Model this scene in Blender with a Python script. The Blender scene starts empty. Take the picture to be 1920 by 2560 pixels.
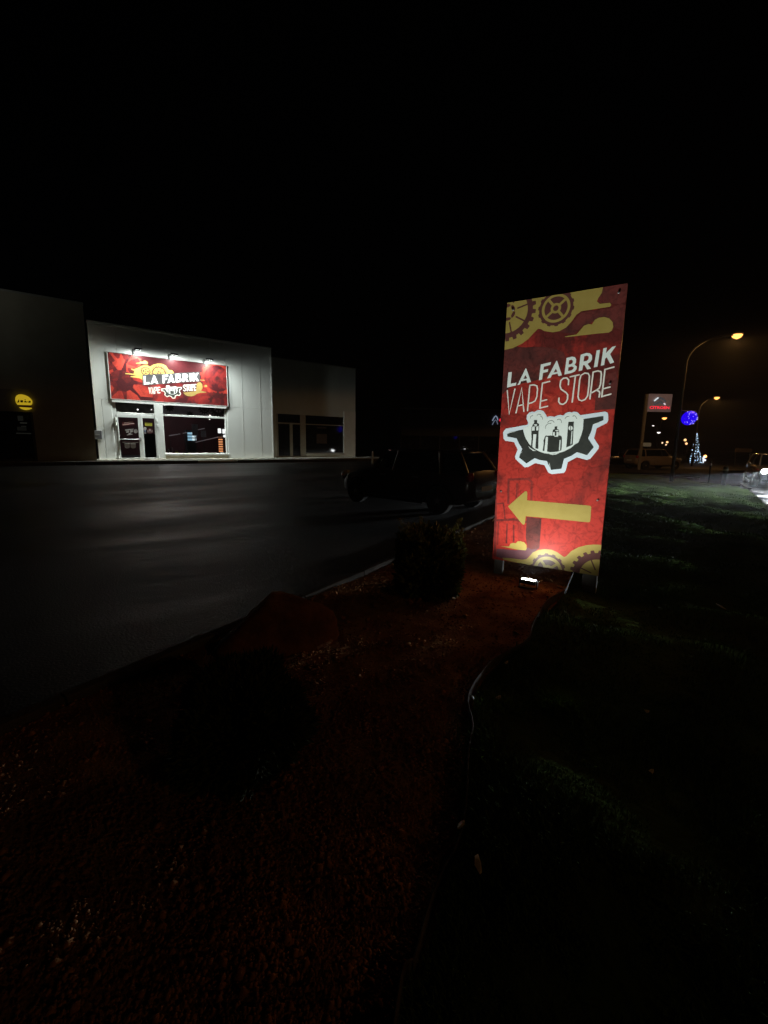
import bpy, bmesh, math, random
import numpy as np
from mathutils import Vector, Matrix, noise
from mathutils.geometry import tessellate_polygon

random.seed(7)
rng = np.random.default_rng(7)
S = bpy.context.scene
COL = S.collection
R = math.radians

# ------------------------------------------------------------------ camera
EYE = 1.57
FPX, TH, RHO = 1055.0, 0.1617, 0.0163
F_ = np.array([0, math.cos(TH), -math.sin(TH)])
U0 = np.array([0, math.sin(TH), math.cos(TH)])
R0 = np.array([1.0, 0, 0])
R_ = R0 * math.cos(RHO) + U0 * math.sin(RHO)
U_ = U0 * math.cos(RHO) - R0 * math.sin(RHO)
cam_d = bpy.data.cameras.new('camera')
cam = bpy.data.objects.new('camera', cam_d)
COL.objects.link(cam)
cam.matrix_world = Matrix(((R_[0], U_[0], -F_[0], 0), (R_[1], U_[1], -F_[1], 0), (R_[2], U_[2], -F_[2], EYE), (0, 0, 0, 1)))
cam_d.sensor_fit = 'HORIZONTAL'
cam_d.sensor_width = 36
cam_d.lens = FPX / 1920 * 36
cam_d.clip_start = 0.02
cam_d.clip_end = 1500
S.camera = cam

# ------------------------------------------------------------------ world, sun, exposure
W = bpy.data.worlds.new('World')
S.world = W
W.use_nodes = True
nt = W.node_tree
nt.nodes.clear()
sky = nt.nodes.new('ShaderNodeTexSky')
sky.sky_type = 'NISHITA'
sky.sun_disc = False
sky.sun_elevation = R(-4)
sky.sun_rotation = R(250)
bg = nt.nodes.new('ShaderNodeBackground')
bg.inputs['Strength'].default_value = 0.006
wo = nt.nodes.new('ShaderNodeOutputWorld')
nt.links.new(sky.outputs[0], bg.inputs[0])
nt.links.new(bg.outputs[0], wo.inputs[0])
S.view_settings.view_transform = 'Standard'
S.view_settings.look = 'None'
S.view_settings.gamma = 1
S.view_settings.exposure = 0
S.view_settings.use_curve_mapping = False
S.cycles.use_denoising = True
S.cycles.max_bounces = 6
S.cycles.diffuse_bounces = 3
S.cycles.sample_clamp_indirect = 3
S.cycles.caustics_reflective = False
S.cycles.caustics_refractive = False


SIGN_P, SHOP_P, SPILL_P = 13.5, 88, 27

# ------------------------------------------------------------------ materials
def srgb(r, g, b):
    f = lambda c: (c / 255 / 12.92) if c / 255 <= .04045 else ((c / 255 + .055) / 1.055) ** 2.4
    return (f(r), f(g), f(b), 1)


def mat(name, col, rough=.6, metal=0, spec=.5, coat=0, emit=None, es=0, noise_=None, bump=None, trans=0, alpha=1, detail=6):
    """noise_ = (scale, second colour) mottles; bump = (scale, strength)"""
    m = bpy.data.materials.new(name)
    m.use_nodes = True
    t = m.node_tree
    b = t.nodes['Principled BSDF']
    c = col if len(col) == 4 else (*col, 1)
    b.inputs['Base Color'].default_value = c
    b.inputs['Roughness'].default_value = rough
    b.inputs['Metallic'].default_value = metal
    b.inputs['Specular IOR Level'].default_value = spec
    b.inputs['Coat Weight'].default_value = coat
    b.inputs['Coat Roughness'].default_value = .08
    b.inputs['Transmission Weight'].default_value = trans
    b.inputs['Alpha'].default_value = alpha
    if emit:
        b.inputs['Emission Color'].default_value = emit if len(emit) == 4 else (*emit, 1)
        b.inputs['Emission Strength'].default_value = es
    if noise_ or bump:
        tc = t.nodes.new('ShaderNodeTexCoord')
    if noise_:
        n = t.nodes.new('ShaderNodeTexNoise')
        n.inputs['Scale'].default_value = noise_[0]
        n.inputs['Detail'].default_value = detail
        n.inputs['Roughness'].default_value = .62
        t.links.new(tc.outputs['Object'], n.inputs['Vector'])
        r = t.nodes.new('ShaderNodeValToRGB')
        r.color_ramp.elements[0].position = .36
        r.color_ramp.elements[1].position = .64
        r.color_ramp.elements[0].color = c
        c2 = noise_[1]
        r.color_ramp.elements[1].color = c2 if len(c2) == 4 else (*c2, 1)
        t.links.new(n.outputs['Fac'], r.inputs[0])
        t.links.new(r.outputs[0], b.inputs['Base Color'])
    if bump:
        n2 = t.nodes.new('ShaderNodeTexNoise')
        n2.inputs['Scale'].default_value = bump[0]
        n2.inputs['Detail'].default_value = 5
        t.links.new(tc.outputs['Object'], n2.inputs['Vector'])
        bp = t.nodes.new('ShaderNodeBump')
        bp.inputs['Strength'].default_value = bump[1]
        bp.inputs['Distance'].default_value = .02
        t.links.new(n2.outputs['Fac'], bp.inputs['Height'])
        t.links.new(bp.outputs[0], b.inputs['Normal'])
    return m


def emis(name, col, s):
    return mat(name, (0, 0, 0), rough=.5, spec=0, emit=col, es=s)


def red_print(name, bright, dark, scale=2.2, k=1.0, grad=None, crack=.55):
    """printed crumpled-paper pattern: mottled reds with fine dark crease lines"""
    m = bpy.data.materials.new(name)
    m.use_nodes = True
    t = m.node_tree
    L = t.links.new
    b = t.nodes['Principled BSDF']
    b.inputs['Roughness'].default_value = .42
    b.inputs['Specular IOR Level'].default_value = .35
    tc = t.nodes.new('ShaderNodeTexCoord')
    n = t.nodes.new('ShaderNodeTexNoise')
    n.inputs['Scale'].default_value = scale
    n.inputs['Detail'].default_value = 9
    n.inputs['Roughness'].default_value = .6
    n.inputs['Distortion'].default_value = .7
    L(tc.outputs['Object'], n.inputs['Vector'])
    r = t.nodes.new('ShaderNodeValToRGB')
    e = r.color_ramp.elements
    e[0].position = .40
    e[0].color = tuple(c * k for c in dark[:3]) + (1,)
    e[1].position = .57
    e[1].color = tuple(c * k for c in bright[:3]) + (1,)
    src = n.outputs['Fac']
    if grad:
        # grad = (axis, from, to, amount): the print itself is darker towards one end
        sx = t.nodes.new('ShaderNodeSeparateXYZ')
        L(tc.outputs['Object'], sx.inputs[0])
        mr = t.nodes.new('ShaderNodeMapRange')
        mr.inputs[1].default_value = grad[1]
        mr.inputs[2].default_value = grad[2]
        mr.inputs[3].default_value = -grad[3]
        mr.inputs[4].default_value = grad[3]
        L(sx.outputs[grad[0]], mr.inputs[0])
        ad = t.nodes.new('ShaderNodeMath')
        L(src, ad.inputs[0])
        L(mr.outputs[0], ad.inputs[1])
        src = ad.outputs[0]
    L(src, r.inputs[0])
    # creases
    nd = t.nodes.new('ShaderNodeTexNoise')
    nd.inputs['Scale'].default_value = 5
    nd.inputs['Detail'].default_value = 4
    L(tc.outputs['Object'], nd.inputs['Vector'])
    mx = t.nodes.new('ShaderNodeMixRGB')
    mx.inputs[0].default_value = .12
    L(tc.outputs['Object'], mx.inputs[1])
    L(nd.outputs['Color'], mx.inputs[2])
    v = t.nodes.new('ShaderNodeTexVoronoi')
    v.feature = 'DISTANCE_TO_EDGE'
    v.inputs['Scale'].default_value = 5.5
    L(mx.outputs[0], v.inputs['Vector'])
    r2 = t.nodes.new('ShaderNodeValToRGB')
    r2.color_ramp.elements[0].position = 0
    r2.color_ramp.elements[0].color = (crack, crack, crack, 1)
    r2.color_ramp.elements[1].position = .045
    r2.color_ramp.elements[1].color = (1, 1, 1, 1)
    L(v.outputs['Distance'], r2.inputs[0])
    n3 = t.nodes.new('ShaderNodeTexNoise')
    n3.inputs['Scale'].default_value = 16
    n3.inputs['Detail'].default_value = 6
    n3.inputs['Distortion'].default_value = 1.5
    L(tc.outputs['Object'], n3.inputs['Vector'])
    r3 = t.nodes.new('ShaderNodeValToRGB')
    r3.color_ramp.elements[0].position = .38
    r3.color_ramp.elements[0].color = (.72, .72, .72, 1)
    r3.color_ramp.elements[1].position = .5
    r3.color_ramp.elements[1].color = (1, 1, 1, 1)
    L(n3.outputs['Fac'], r3.inputs[0])
    # creases only in patches
    mk = t.nodes.new('ShaderNodeMixRGB')
    mk.inputs[1].default_value = (1, 1, 1, 1)
    L(nd.outputs['Fac'], mk.inputs[0])
    L(r2.outputs[0], mk.inputs[2])
    m1 = t.nodes.new('ShaderNodeMixRGB')
    m1.blend_type = 'MULTIPLY'
    m1.inputs[0].default_value = 1
    L(r.outputs[0], m1.inputs[1])
    L(mk.outputs[0], m1.inputs[2])
    m2 = t.nodes.new('ShaderNodeMixRGB')
    m2.blend_type = 'MULTIPLY'
    m2.inputs[0].default_value = 1
    L(m1.outputs[0], m2.inputs[1])
    L(r3.outputs[0], m2.inputs[2])
    L(m2.outputs[0], b.inputs['Base Color'])
    return m


def wet_asphalt(name, c1, c2, r1, r2, stretch, rz=0, scale=.35):
    m = bpy.data.materials.new(name)
    m.use_nodes = True
    t = m.node_tree
    L = t.links.new
    b = t.nodes['Principled BSDF']
    b.inputs['Specular IOR Level'].default_value = .25 if r1 < .48 or r1 == .48 else 0
    tc = t.nodes.new('ShaderNodeTexCoord')
    mp = t.nodes.new('ShaderNodeMapping')
    mp.inputs['Rotation'].default_value = (0, 0, rz)
    mp2 = t.nodes.new('ShaderNodeMapping')
    mp2.inputs['Scale'].default_value = stretch
    L(tc.outputs['Object'], mp.inputs['Vector'])
    L(mp.outputs[0], mp2.inputs['Vector'])
    n = t.nodes.new('ShaderNodeTexNoise')
    n.inputs['Scale'].default_value = scale
    n.inputs['Detail'].default_value = 8
    n.inputs['Roughness'].default_value = .55
    n.inputs['Distortion'].default_value = .4
    L(mp2.outputs[0], n.inputs['Vector'])
    r = t.nodes.new('ShaderNodeValToRGB')
    r.color_ramp.elements[0].position = .42
    r.color_ramp.elements[0].color = (*c1, 1)
    r.color_ramp.elements[1].position = .6
    r.color_ramp.elements[1].color = (*c2, 1)
    L(n.outputs['Fac'], r.inputs[0])
    fine = t.nodes.new('ShaderNodeTexNoise')
    fine.inputs['Scale'].default_value = 55
    fine.inputs['Detail'].default_value = 5
    L(tc.outputs['Object'], fine.inputs['Vector'])
    rf = t.nodes.new('ShaderNodeMapRange')
    rf.inputs[1].default_value = .3
    rf.inputs[2].default_value = .7
    rf.inputs[3].default_value = .55
    rf.inputs[4].default_value = 1.35
    L(fine.outputs['Fac'], rf.inputs[0])
    mm = t.nodes.new('ShaderNodeMixRGB')
    mm.blend_type = 'MULTIPLY'
    mm.inputs[0].default_value = 1
    L(r.outputs[0], mm.inputs[1])
    L(rf.outputs[0], mm.inputs[2])
    L(mm.outputs[0], b.inputs['Base Color'])
    mr = t.nodes.new('ShaderNodeMapRange')
    mr.inputs[1].default_value = .4
    mr.inputs[2].default_value = .62
    mr.inputs[3].default_value = r1
    mr.inputs[4].default_value = r2
    L(n.outputs['Fac'], mr.inputs[0])
    L(mr.outputs[0], b.inputs['Roughness'])
    if r1 >= .5:      # mostly dull, with scattered shallow puddles
        mp3 = t.nodes.new('ShaderNodeMapping')
        mp3.inputs['Scale'].default_value = (.5, 1.8, 1)
        L(mp.outputs[0], mp3.inputs['Vector'])
        n4 = t.nodes.new('ShaderNodeTexNoise')
        n4.inputs['Scale'].default_value = 1.6
        n4.inputs['Detail'].default_value = 6
        L(mp3.outputs[0], n4.inputs['Vector'])
        ms = t.nodes.new('ShaderNodeMapRange')
        ms.inputs[1].default_value = .57
        ms.inputs[2].default_value = .64
        ms.inputs[3].default_value = 0
        ms.inputs[4].default_value = .04
        L(n4.outputs['Fac'], ms.inputs[0])
        L(ms.outputs[0], b.inputs['Specular IOR Level'])
    bp = t.nodes.new('ShaderNodeBump')
    bp.inputs['Strength'].default_value = .5
    bp.inputs['Distance'].default_value = .012
    L(fine.outputs['Fac'], bp.inputs['Height'])
    L(bp.outputs[0], b.inputs['Normal'])
    return m


BAZ = 0.9307
M = dict(
    clad=mat('white_cladding', (.55, .57, .55), .5, noise_=(.8, (.57, .59, .57))),
    trim=mat('white_trim', (.66, .68, .66), .35, noise_=(4, (.60, .62, .60))),
    beige=mat('beige_render', (.36, .33, .25), .85, noise_=(2, (.42, .38, .29)), bump=(60, .2)),
    tan=mat('brown_render', (.34, .30, .22), .85, noise_=(1.5, (.38, .34, .25)), bump=(60, .2)),
    beige2=mat('tan_render', (.50, .52, .48), .85, noise_=(1.5, (.55, .57, .52)), bump=(60, .2)),
    frame=mat('grey_frame', (.30, .29, .25), .5, noise_=(6, (.34, .33, .28))),
    darkframe=mat('dark_frame', (.03, .03, .03), .4),
    glass=mat('tinted_glass', (.012, .013, .014), .04, spec=.6, noise_=(2, (.018, .017, .018))),
    room=mat('room_dark_red', (.05, .012, .014), .8, noise_=(.8, (.09, .02, .025))),
    roomgrey=mat('room_grey', (.05, .05, .055), .8, noise_=(1.3, (.08, .08, .085))),
    black=mat('black_plastic', (.012, .012, .012), .45),
    rubber=mat('rubber', (.012, .012, .012), .85, noise_=(9, (.02, .02, .02))),
    steel=mat('galvanised', (.07, .07, .072), .7, .2, noise_=(5, (.055, .055, .06))),
    pale=mat('pale_painted_metal', (.30, .29, .29), .5, noise_=(3, (.25, .245, .24))),
    alu=mat('aluminium', (.5, .5, .5), .35, .9, noise_=(8, (.4, .4, .4))),
    concrete=mat('concrete', (.42, .41, .35), .9, noise_=(1.1, (.52, .50, .42)), bump=(40, .3)),
    kerb=mat('kerb_concrete', (.055, .054, .05), 1, spec=0, noise_=(3, (.09, .086, .08)), bump=(35, .4)),
    asphalt=wet_asphalt('wet_asphalt', (.010, .010, .0105), (.038, .037, .036), .48, .7, (.28, 1.3, 1), -(math.pi / 2 - BAZ), .42),
    road=wet_asphalt('wet_road', (.008, .008, .009), (.045, .045, .045), .55, .9, (.6, 1.6, 1), .3, 2.2),
    soil=mat('dark_soil', (.016, .014, .011), .95, noise_=(1.2, (.03, .026, .018)), bump=(25, .6)),
    lawn=mat('lawn_soil', (.030, .060, .016), 1, spec=0, noise_=(1.6, (.055, .085, .026)), bump=(18, .8)),
    gravel=mat('red_gravel', (.36, .20, .09), 1, spec=0, noise_=(3, (.15, .07, .036)), bump=(70, .8)),
    stone=mat('red_stone', (.42, .21, .10), 1, spec=0, noise_=(4, (.16, .075, .038)), bump=(80, .3)),
    rock=mat('ochre_boulder', (.26, .12, .055), .9, spec=.1, noise_=(5, (.12, .05, .025)), bump=(22, .5)),
    print_white=mat('white_print', (.82, .87, .83), .45, noise_=(14, (.78, .84, .79))),
    print_border=mat('bluish_white_print', (.74, .82, .88), .45, noise_=(10, (.70, .78, .85))),
    print_cream=mat('cream_print', (.84, .80, .72), .45),
    print_black=mat('black_print', (.028, .030, .026), .45, noise_=(12, (.04, .042, .036))),
    print_gold=mat('gold_print', (.37, .272, .068), .45, noise_=(7, (.33, .24, .055))),
    print_dgold=mat('dull_gold_print', (.42, .30, .09), .45, noise_=(9, (.36, .25, .07))),
    print_brown=mat('dark_red_brown_print', (.085, .026, .022), .45, noise_=(8, (.11, .034, .03))),
    print_grey=mat('grey_steel_print', (.04, .039, .04), .4, noise_=(3.5, (.09, .088, .092)), detail=9),
)
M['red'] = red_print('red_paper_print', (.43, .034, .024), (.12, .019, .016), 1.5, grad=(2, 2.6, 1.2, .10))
M['red2'] = red_print('dark_red_print', (.15, .032, .027), (.085, .025, .022), 2.5)
M['red3'] = red_print('bright_red_print', (.56, .055, .035), (.32, .03, .022), 3)
M['ghost'] = red_print('ghost_red_print', (.24, .030, .024), (.12, .020, .018), 3)
M['bred'] = red_print('banner_red_print', (.42, .034, .028), (.075, .010, .013), .75, grad=(2, 3.3, 5.6, .12), crack=.8)
M['bred2'] = red_print('banner_dark_red_print', (.20, .018, .018), (.06, .012, .012), 1.5, crack=.8)
M['bred3'] = red_print('banner_light_red_print', (.55, .055, .035), (.30, .025, .02), 1.5, crack=.9)


# ------------------------------------------------------------------ mesh helpers
class MB:
    def __init__(s):
        s.v = []
        s.f = []
        s.smooth = False

    def add(s, vs, fs):
        k = len(s.v)
        s.v += [tuple(map(float, p)) for p in vs]
        s.f += [tuple(i + k for i in f) for f in fs]
        return s

    def box(s, x0, x1, y0, y1, z0, z1):
        vs = [(x, y, z) for x in (x0, x1) for y in (y0, y1) for z in (z0, z1)]
        return s.add(vs, [(0, 1, 3, 2), (4, 6, 7, 5), (0, 4, 5, 1), (2, 3, 7, 6), (0, 2, 6, 4), (1, 5, 7, 3)])

    def bbox(s, x0, x1, y0, y1, z0, z1, b=.01):
        """box with chamfered long edges (along z) and slightly inset top"""
        pts = [(x0 + b, y0), (x1 - b, y0), (x1, y0 + b), (x1, y1 - b), (x1 - b, y1), (x0 + b, y1), (x0, y1 - b), (x0, y0 + b)]
        cx, cy = (x0 + x1) / 2, (y0 + y1) / 2
        k = min(b, (z1 - z0) / 3)
        rings = []
        for z, sc in ((z0, 1), (z1 - k, 1), (z1, 0)):
            for (x, y) in pts:
                if sc == 0:
                    x = x - math.copysign(min(k, abs(x - cx)), x - cx)
                    y = y - math.copysign(min(k, abs(y - cy)), y - cy)
                rings.append((x, y, z))
        fs = []
        for r in range(2):
            for i in range(8):
                j = (i + 1) % 8
                fs.append((r * 8 + i, r * 8 + j, r * 8 + 8 + j, r * 8 + 8 + i))
        fs.append(tuple(range(16, 24)))
        fs.append(tuple(reversed(range(8))))
        return s.add(rings, fs)

    def tube(s, pts, rad, n=10, cap=True):
        pts = [Vector(p) for p in pts]
        if not hasattr(rad, '__len__'):
            rad = [rad] * len(pts)
        vs, fs = [], []
        up = None
        for i, p in enumerate(pts):
            d = (pts[min(i + 1, len(pts) - 1)] - pts[max(i - 1, 0)]).normalized()
            if up is None:
                up = Vector((0, 0, 1)) if abs(d.z) < .9 else Vector((1, 0, 0))
            a = d.cross(up).normalized()
            b = a.cross(d).normalized()
            up = b
            for k in range(n):
                t = 2 * math.pi * k / n
                vs.append(p + (a * math.cos(t) + b * math.sin(t)) * rad[i])
        for i in range(len(pts) - 1):
            for k in range(n):
                j = (k + 1) % n
                fs.append((i * n + k, i * n + j, i * n + n + j, i * n + n + k))
        if cap:
            fs.append(tuple(reversed(range(n))))
            fs.append(tuple(range((len(pts) - 1) * n, len(pts) * n)))
        return s.add(vs, fs)

    def lathe(s, prof, c, axis='z', n=24):
        """prof = [(r, h)] about axis through c"""
        vs, fs = [], []
        for r, h in prof:
            for k in range(n):
                t = 2 * math.pi * k / n
                a, b = r * math.cos(t), r * math.sin(t)
                p = {'z': (a, b, h), 'y': (a, h, b), 'x': (h, a, b)}[axis]
                vs.append((c[0] + p[0], c[1] + p[1], c[2] + p[2]))
        for i in range(len(prof) - 1):
            for k in range(n):
                j = (k + 1) % n
                fs.append((i * n + k, i * n + j, i * n + n + j, i * n + n + k))
        fs.append(tuple(reversed(range(n))))
        fs.append(tuple(range((len(prof) - 1) * n, len(prof) * n)))
        return s.add(vs, fs)

    def build(s, name, m, parent=None, smooth=None, loc=None, rz=None):
        me = bpy.data.meshes.new(name)
        me.from_pydata(s.v, [], s.f)
        me.validate()
        if m:
            me.materials.append(m)
        bm = bmesh.new()
        bm.from_mesh(me)
        bmesh.ops.recalc_face_normals(bm, faces=bm.faces)
        bm.to_mesh(me)
        bm.free()
        if smooth or s.smooth:
            me.shade_smooth()
        o = bpy.data.objects.new(name, me)
        COL.objects.link(o)
        if parent:
            o.parent = parent
        if loc is not None:
            o.location = loc
        if rz is not None:
            o.rotation_euler.z = rz
        return o


def raw(name, v, f, m, parent=None, smooth=False):
    me = bpy.data.meshes.new(name)
    me.from_pydata(v, [], f)
    me.materials.append(m)
    if smooth:
        me.shade_smooth()
    o = bpy.data.objects.new(name, me)
    COL.objects.link(o)
    if parent:
        o.parent = parent
    return o


def big(name, verts, faces_n, m, parent=None):
    """fast mesh from numpy: verts (n,3), faces (k, c)"""
    me = bpy.data.meshes.new(name)
    k, c = faces_n.shape
    me.vertices.add(len(verts))
    me.vertices.foreach_set('co', verts.astype(np.float32).ravel())
    me.loops.add(k * c)
    me.loops.foreach_set('vertex_index', faces_n.astype(np.int32).ravel())
    me.polygons.add(k)
    me.polygons.foreach_set('loop_start', (np.arange(k) * c).astype(np.int32))
    me.update(calc_edges=True)
    me.validate()
    me.materials.append(m)
    o = bpy.data.objects.new(name, me)
    COL.objects.link(o)
    if parent:
        o.parent = parent
    return o


def tag(o, label=None, cat=None, group=None, kind=None):
    if label: o['label'] = label
    if cat: o['category'] = cat
    if group: o['group'] = group
    if kind: o['kind'] = kind
    return o


def empty(name, loc=(0, 0, 0), rz=0):
    o = bpy.data.objects.new(name, None)
    COL.objects.link(o)
    o.location = loc
    o.rotation_euler = (0, 0, rz)
    o.empty_display_size = .2
    return o


def copy_tree(o, parent=None):
    c = o.copy()
    COL.objects.link(c)
    if parent:
        c.parent = parent
    for ch in list(o.children):
        copy_tree(ch, c)
    return c


def lamp(name, typ, parent, loc, power, col, aim=None, **kw):
    d = bpy.data.lights.new(name, typ)
    d.energy = power
    d.color = col
    for k, v in kw.items():
        setattr(d, k, v)
    o = bpy.data.objects.new(name, d)
    COL.objects.link(o)
    if parent:
        o.parent = parent
    o.location = loc
    if aim is not None:
        o.rotation_euler = Vector(aim).to_track_quat('-Z', 'Y').to_euler()
    return o


def washer(name, parent, loc, power, col, toward, p=2.2, down=None, size=.05, floor=.055):
    """wall-washing floodlight: its reflector throws more light to the far end of the wall.
    toward = world direction to the wall; down = optional world direction that must be positive"""
    o = lamp(name, 'POINT', parent, loc, power, col, shadow_soft_size=size)
    d = o.data
    d.use_nodes = True
    t = d.node_tree
    L = t.links.new
    em = t.nodes['Emission']
    ge = t.nodes.new('ShaderNodeNewGeometry')

    def dot(v):
        n = t.nodes.new('ShaderNodeVectorMath')
        n.operation = 'DOT_PRODUCT'
        n.inputs[1].default_value = tuple(float(c) for c in v)
        L(ge.outputs['Incoming'], n.inputs[0])
        return n.outputs['Value']

    def math_(op, a, b):
        n = t.nodes.new('ShaderNodeMath')
        n.operation = op
        for i, q in enumerate((a, b)):
            if isinstance(q, (int, float)): n.inputs[i].default_value = q
            else: L(q, n.inputs[i])
        return n.outputs[0]
    dy = dot(toward)
    pos = math_('MAXIMUM', dy, floor)
    inv = math_('POWER', pos, -p)
    mr = t.nodes.new('ShaderNodeMapRange')
    mr.interpolation_type = 'SMOOTHSTEP'
    mr.inputs[1].default_value = .008
    mr.inputs[2].default_value = .062
    L(dy, mr.inputs[0])
    out = math_('MULTIPLY', inv, mr.outputs[0])
    if down is not None:
        m2 = t.nodes.new('ShaderNodeMapRange')
        m2.interpolation_type = 'SMOOTHSTEP'
        m2.inputs[1].default_value = down[1]
        m2.inputs[2].default_value = down[2]
        L(dot(down[0]), m2.inputs[0])
        out = math_('MULTIPLY', out, m2.outputs[0])
    L(out, em.inputs['Strength'])
    return o


# ------------------------------------------------------------------ layout of the place
B0 = np.array([-14.0953, 20.9408])           # left corner of the white shop front
BD = np.array([math.sin(BAZ), math.cos(BAZ)])  # along the shop front
BN = np.array([BD[1], -BD[0]])               # out of the shop front
ZB = 0.56                                    # level of the pavement


def ss(t):
    t = min(1, max(0, t))
    return t * t * (3 - 2 * t)


def gz(x, y):
    d = (x - B0[0]) * BN[0] + (y - B0[1]) * BN[1]
    a = (x - B0[0]) * BD[0] + (y - B0[1]) * BD[1]
    up = (ZB - .15) * ss((17.5 - d) / 13)
    up *= 1 - ss((a - 15) / 14)
    dn = -.2 * ss((x - 6) / 12)
    return up + dn * (1 - .0 * up)


def ray(px, py):
    return F_ + R_ * ((px - 960) / FPX) - U_ * ((py - 1280) / FPX)


def at(px, py, z=None):
    d = ray(px, py)
    zz = gz(0, 5) if z is None else z
    for _ in range(12 if z is None else 1):
        t = (zz - EYE) / d[2]
        p = d * t
        if z is None:
            zz = gz(p[0], p[1])
    return np.array([p[0], p[1], zz])


def at_y(px, py, y):
    d = ray(px, py)
    t = y / d[1]
    return np.array([d[0] * t, y, EYE + d[2] * t])


def wall(px, py, off=0.0):
    """(s, z) on the vertical plane 'off' metres in front of the shop front"""
    d = ray(px, py)
    o = B0 + BN * off
    t = (o @ BN) / (d[:2] @ BN)
    p = d * t
    return (p[:2] - B0) @ BD, EYE + p[2]


# ------------------------------------------------------------------ ground surfaces
def clip_cell(poly, x0, x1, y0, y1):
    def cut(p, ax, lim, keep_less):
        out = []
        for i in range(len(p)):
            a, b = p[i], p[(i + 1) % len(p)]
            ia = (a[ax] <= lim) if keep_less else (a[ax] >= lim)
            ib = (b[ax] <= lim) if keep_less else (b[ax] >= lim)
            if ia: out.append(a)
            if ia != ib:
                t = (lim - a[ax]) / (b[ax] - a[ax])
                out.append((a[0] + (b[0] - a[0]) * t, a[1] + (b[1] - a[1]) * t))
        return out
    for ax, lim, less in ((0, x0, False), (0, x1, True), (1, y0, False), (1, y1, True)):
        poly = cut(poly, ax, lim, less)
        if len(poly) < 3: return []
    return poly


def inside(p, poly):
    x, y = p
    c = False
    n = len(poly)
    for i in range(n):
        x1, y1 = poly[i]
        x2, y2 = poly[(i + 1) % n]
        if (y1 > y) != (y2 > y) and x < (x2 - x1) * (y - y1) / (y2 - y1) + x1:
            c = not c
    return c


def sheet(name, poly, dz, m, step=1.0, hf=None, skirt=0):
    poly = [(float(a), float(b)) for a, b in poly]
    xs = [p[0] for p in poly]
    ys = [p[1] for p in poly]
    mb = MB()
    idx = {}
    def vid(x, y):
        k = (round(x, 4), round(y, 4))
        if k not in idx:
            idx[k] = len(mb.v)
            z = (hf or gz)(x, y) + dz
            mb.v.append((x, y, z))
        return idx[k]
    gx = np.arange(math.floor(min(xs) / step) * step, max(xs) + step, step)
    gy = np.arange(math.floor(min(ys) / step) * step, max(ys) + step, step)
    for a in gx:
        for b in gy:
            c = clip_cell(poly, a, a + step, b, b + step)
            if len(c) >= 3:
                ids = []
                for p in c:
                    i = vid(*p)
                    if not ids or ids[-1] != i: ids.append(i)
                if ids[0] == ids[-1]: ids.pop()
                if len(set(ids)) == len(ids) and len(ids) >= 3:
                    if len(ids) == 4:
                        mb.f.append(tuple(ids))
                    else:
                        vv = [Vector((mb.v[i][0], mb.v[i][1], 0)) for i in ids]
                        for tri in tessellate_polygon([vv]):
                            mb.f.append(tuple(ids[t] for t in tri))
    me = bpy.data.meshes.new(name)
    me.from_pydata(mb.v, [], mb.f)
    bm = bmesh.new()
    bm.from_mesh(me)
    bmesh.ops.recalc_face_normals(bm, faces=bm.faces)
    for f in bm.faces:
        if f.normal.z < 0: f.normal_flip()
    bm.to_mesh(me)
    bm.free()
    me.shade_smooth()
    me.materials.append(m)
    o = bpy.data.objects.new(name, me)
    COL.objects.link(o)
    tag(o, kind='structure')
    return o


# kerb between car park and planting bed (a straight line in the world)
K0 = at(0, 1812)[:2]
K1 = at(1205, 1302)[:2]
kd = (K1 - K0) / np.linalg.norm(K1 - K0)
kn = np.array([kd[1], -kd[0]])     # towards the bed
KA = K0 - kd * 9
KB = K1 + kd * 9
# wavy metal edging between bed and lawn
edge_px = [(1427, 1436), (1418, 1470), (1405, 1496), (1372, 1527), (1338, 1565), (1320, 1602), (1278, 1627), (1232, 1668), (1202, 1712),
           (1183, 1780), (1172, 1840), (1163, 1905), (1142, 2090), (1112, 2250), (1050, 2440), (1008, 2560)]
edge = [at(*p)[:2] for p in edge_px]
edge = [KB + kd * .3 + kn * .4, edge[0] * 1.75, edge[0] * 1.35, edge[0] * 1.12] + edge + [np.array([-.1, .1]), np.array([-.35, -2.5]), np.array([-.8, -7])]


def catmull(P, n=6, closed=False):
    P = [np.asarray(p, float) for p in P]
    N = len(P)
    out = []
    rngk = N if closed else N - 1
    for i in range(rngk):
        if closed:
            a, b, c, d = P[i - 1], P[i], P[(i + 1) % N], P[(i + 2) % N]
        else:
            a, b, c, d = P[max(i - 1, 0)], P[i], P[i + 1], P[min(i + 2, N - 1)]
        for k in range(n):
            t = k / n
            out.append(.5 * ((2 * b) + (c - a) * t + (2 * a - 5 * b + 4 * c - d) * t * t + (3 * b - a - 3 * c + d) * t ** 3))
    if not closed: out.append(P[-1])
    return out


edge_s = catmull(edge, 5)
bed_poly = [tuple(p) for p in edge_s] + [tuple(KA + kn * .10 - kd * 3), tuple(KA + kn * .10), tuple(KB + kn * .10)]

# ditch across the lawn and humps
DI = [at(1430, 1250)[:2], at(1500, 1262)[:2], at(1700, 1288)[:2], at(1830, 1312)[:2], at(1990, 1350)[:2], at(2300, 1430)[:2]]


def seg_dist(x, y, P):
    best = 1e9
    for i in range(len(P) - 1):
        a, b = P[i], P[i + 1]
        ab = b - a
        q = np.array([x, y]) - a
        t = min(1, max(0, (q @ ab) / (ab @ ab)))
        d = math.hypot(*(q - ab * t))
        best = min(best, d)
    return best


EDGE_NEAR = [np.array(p) for p in edge_s]


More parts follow.
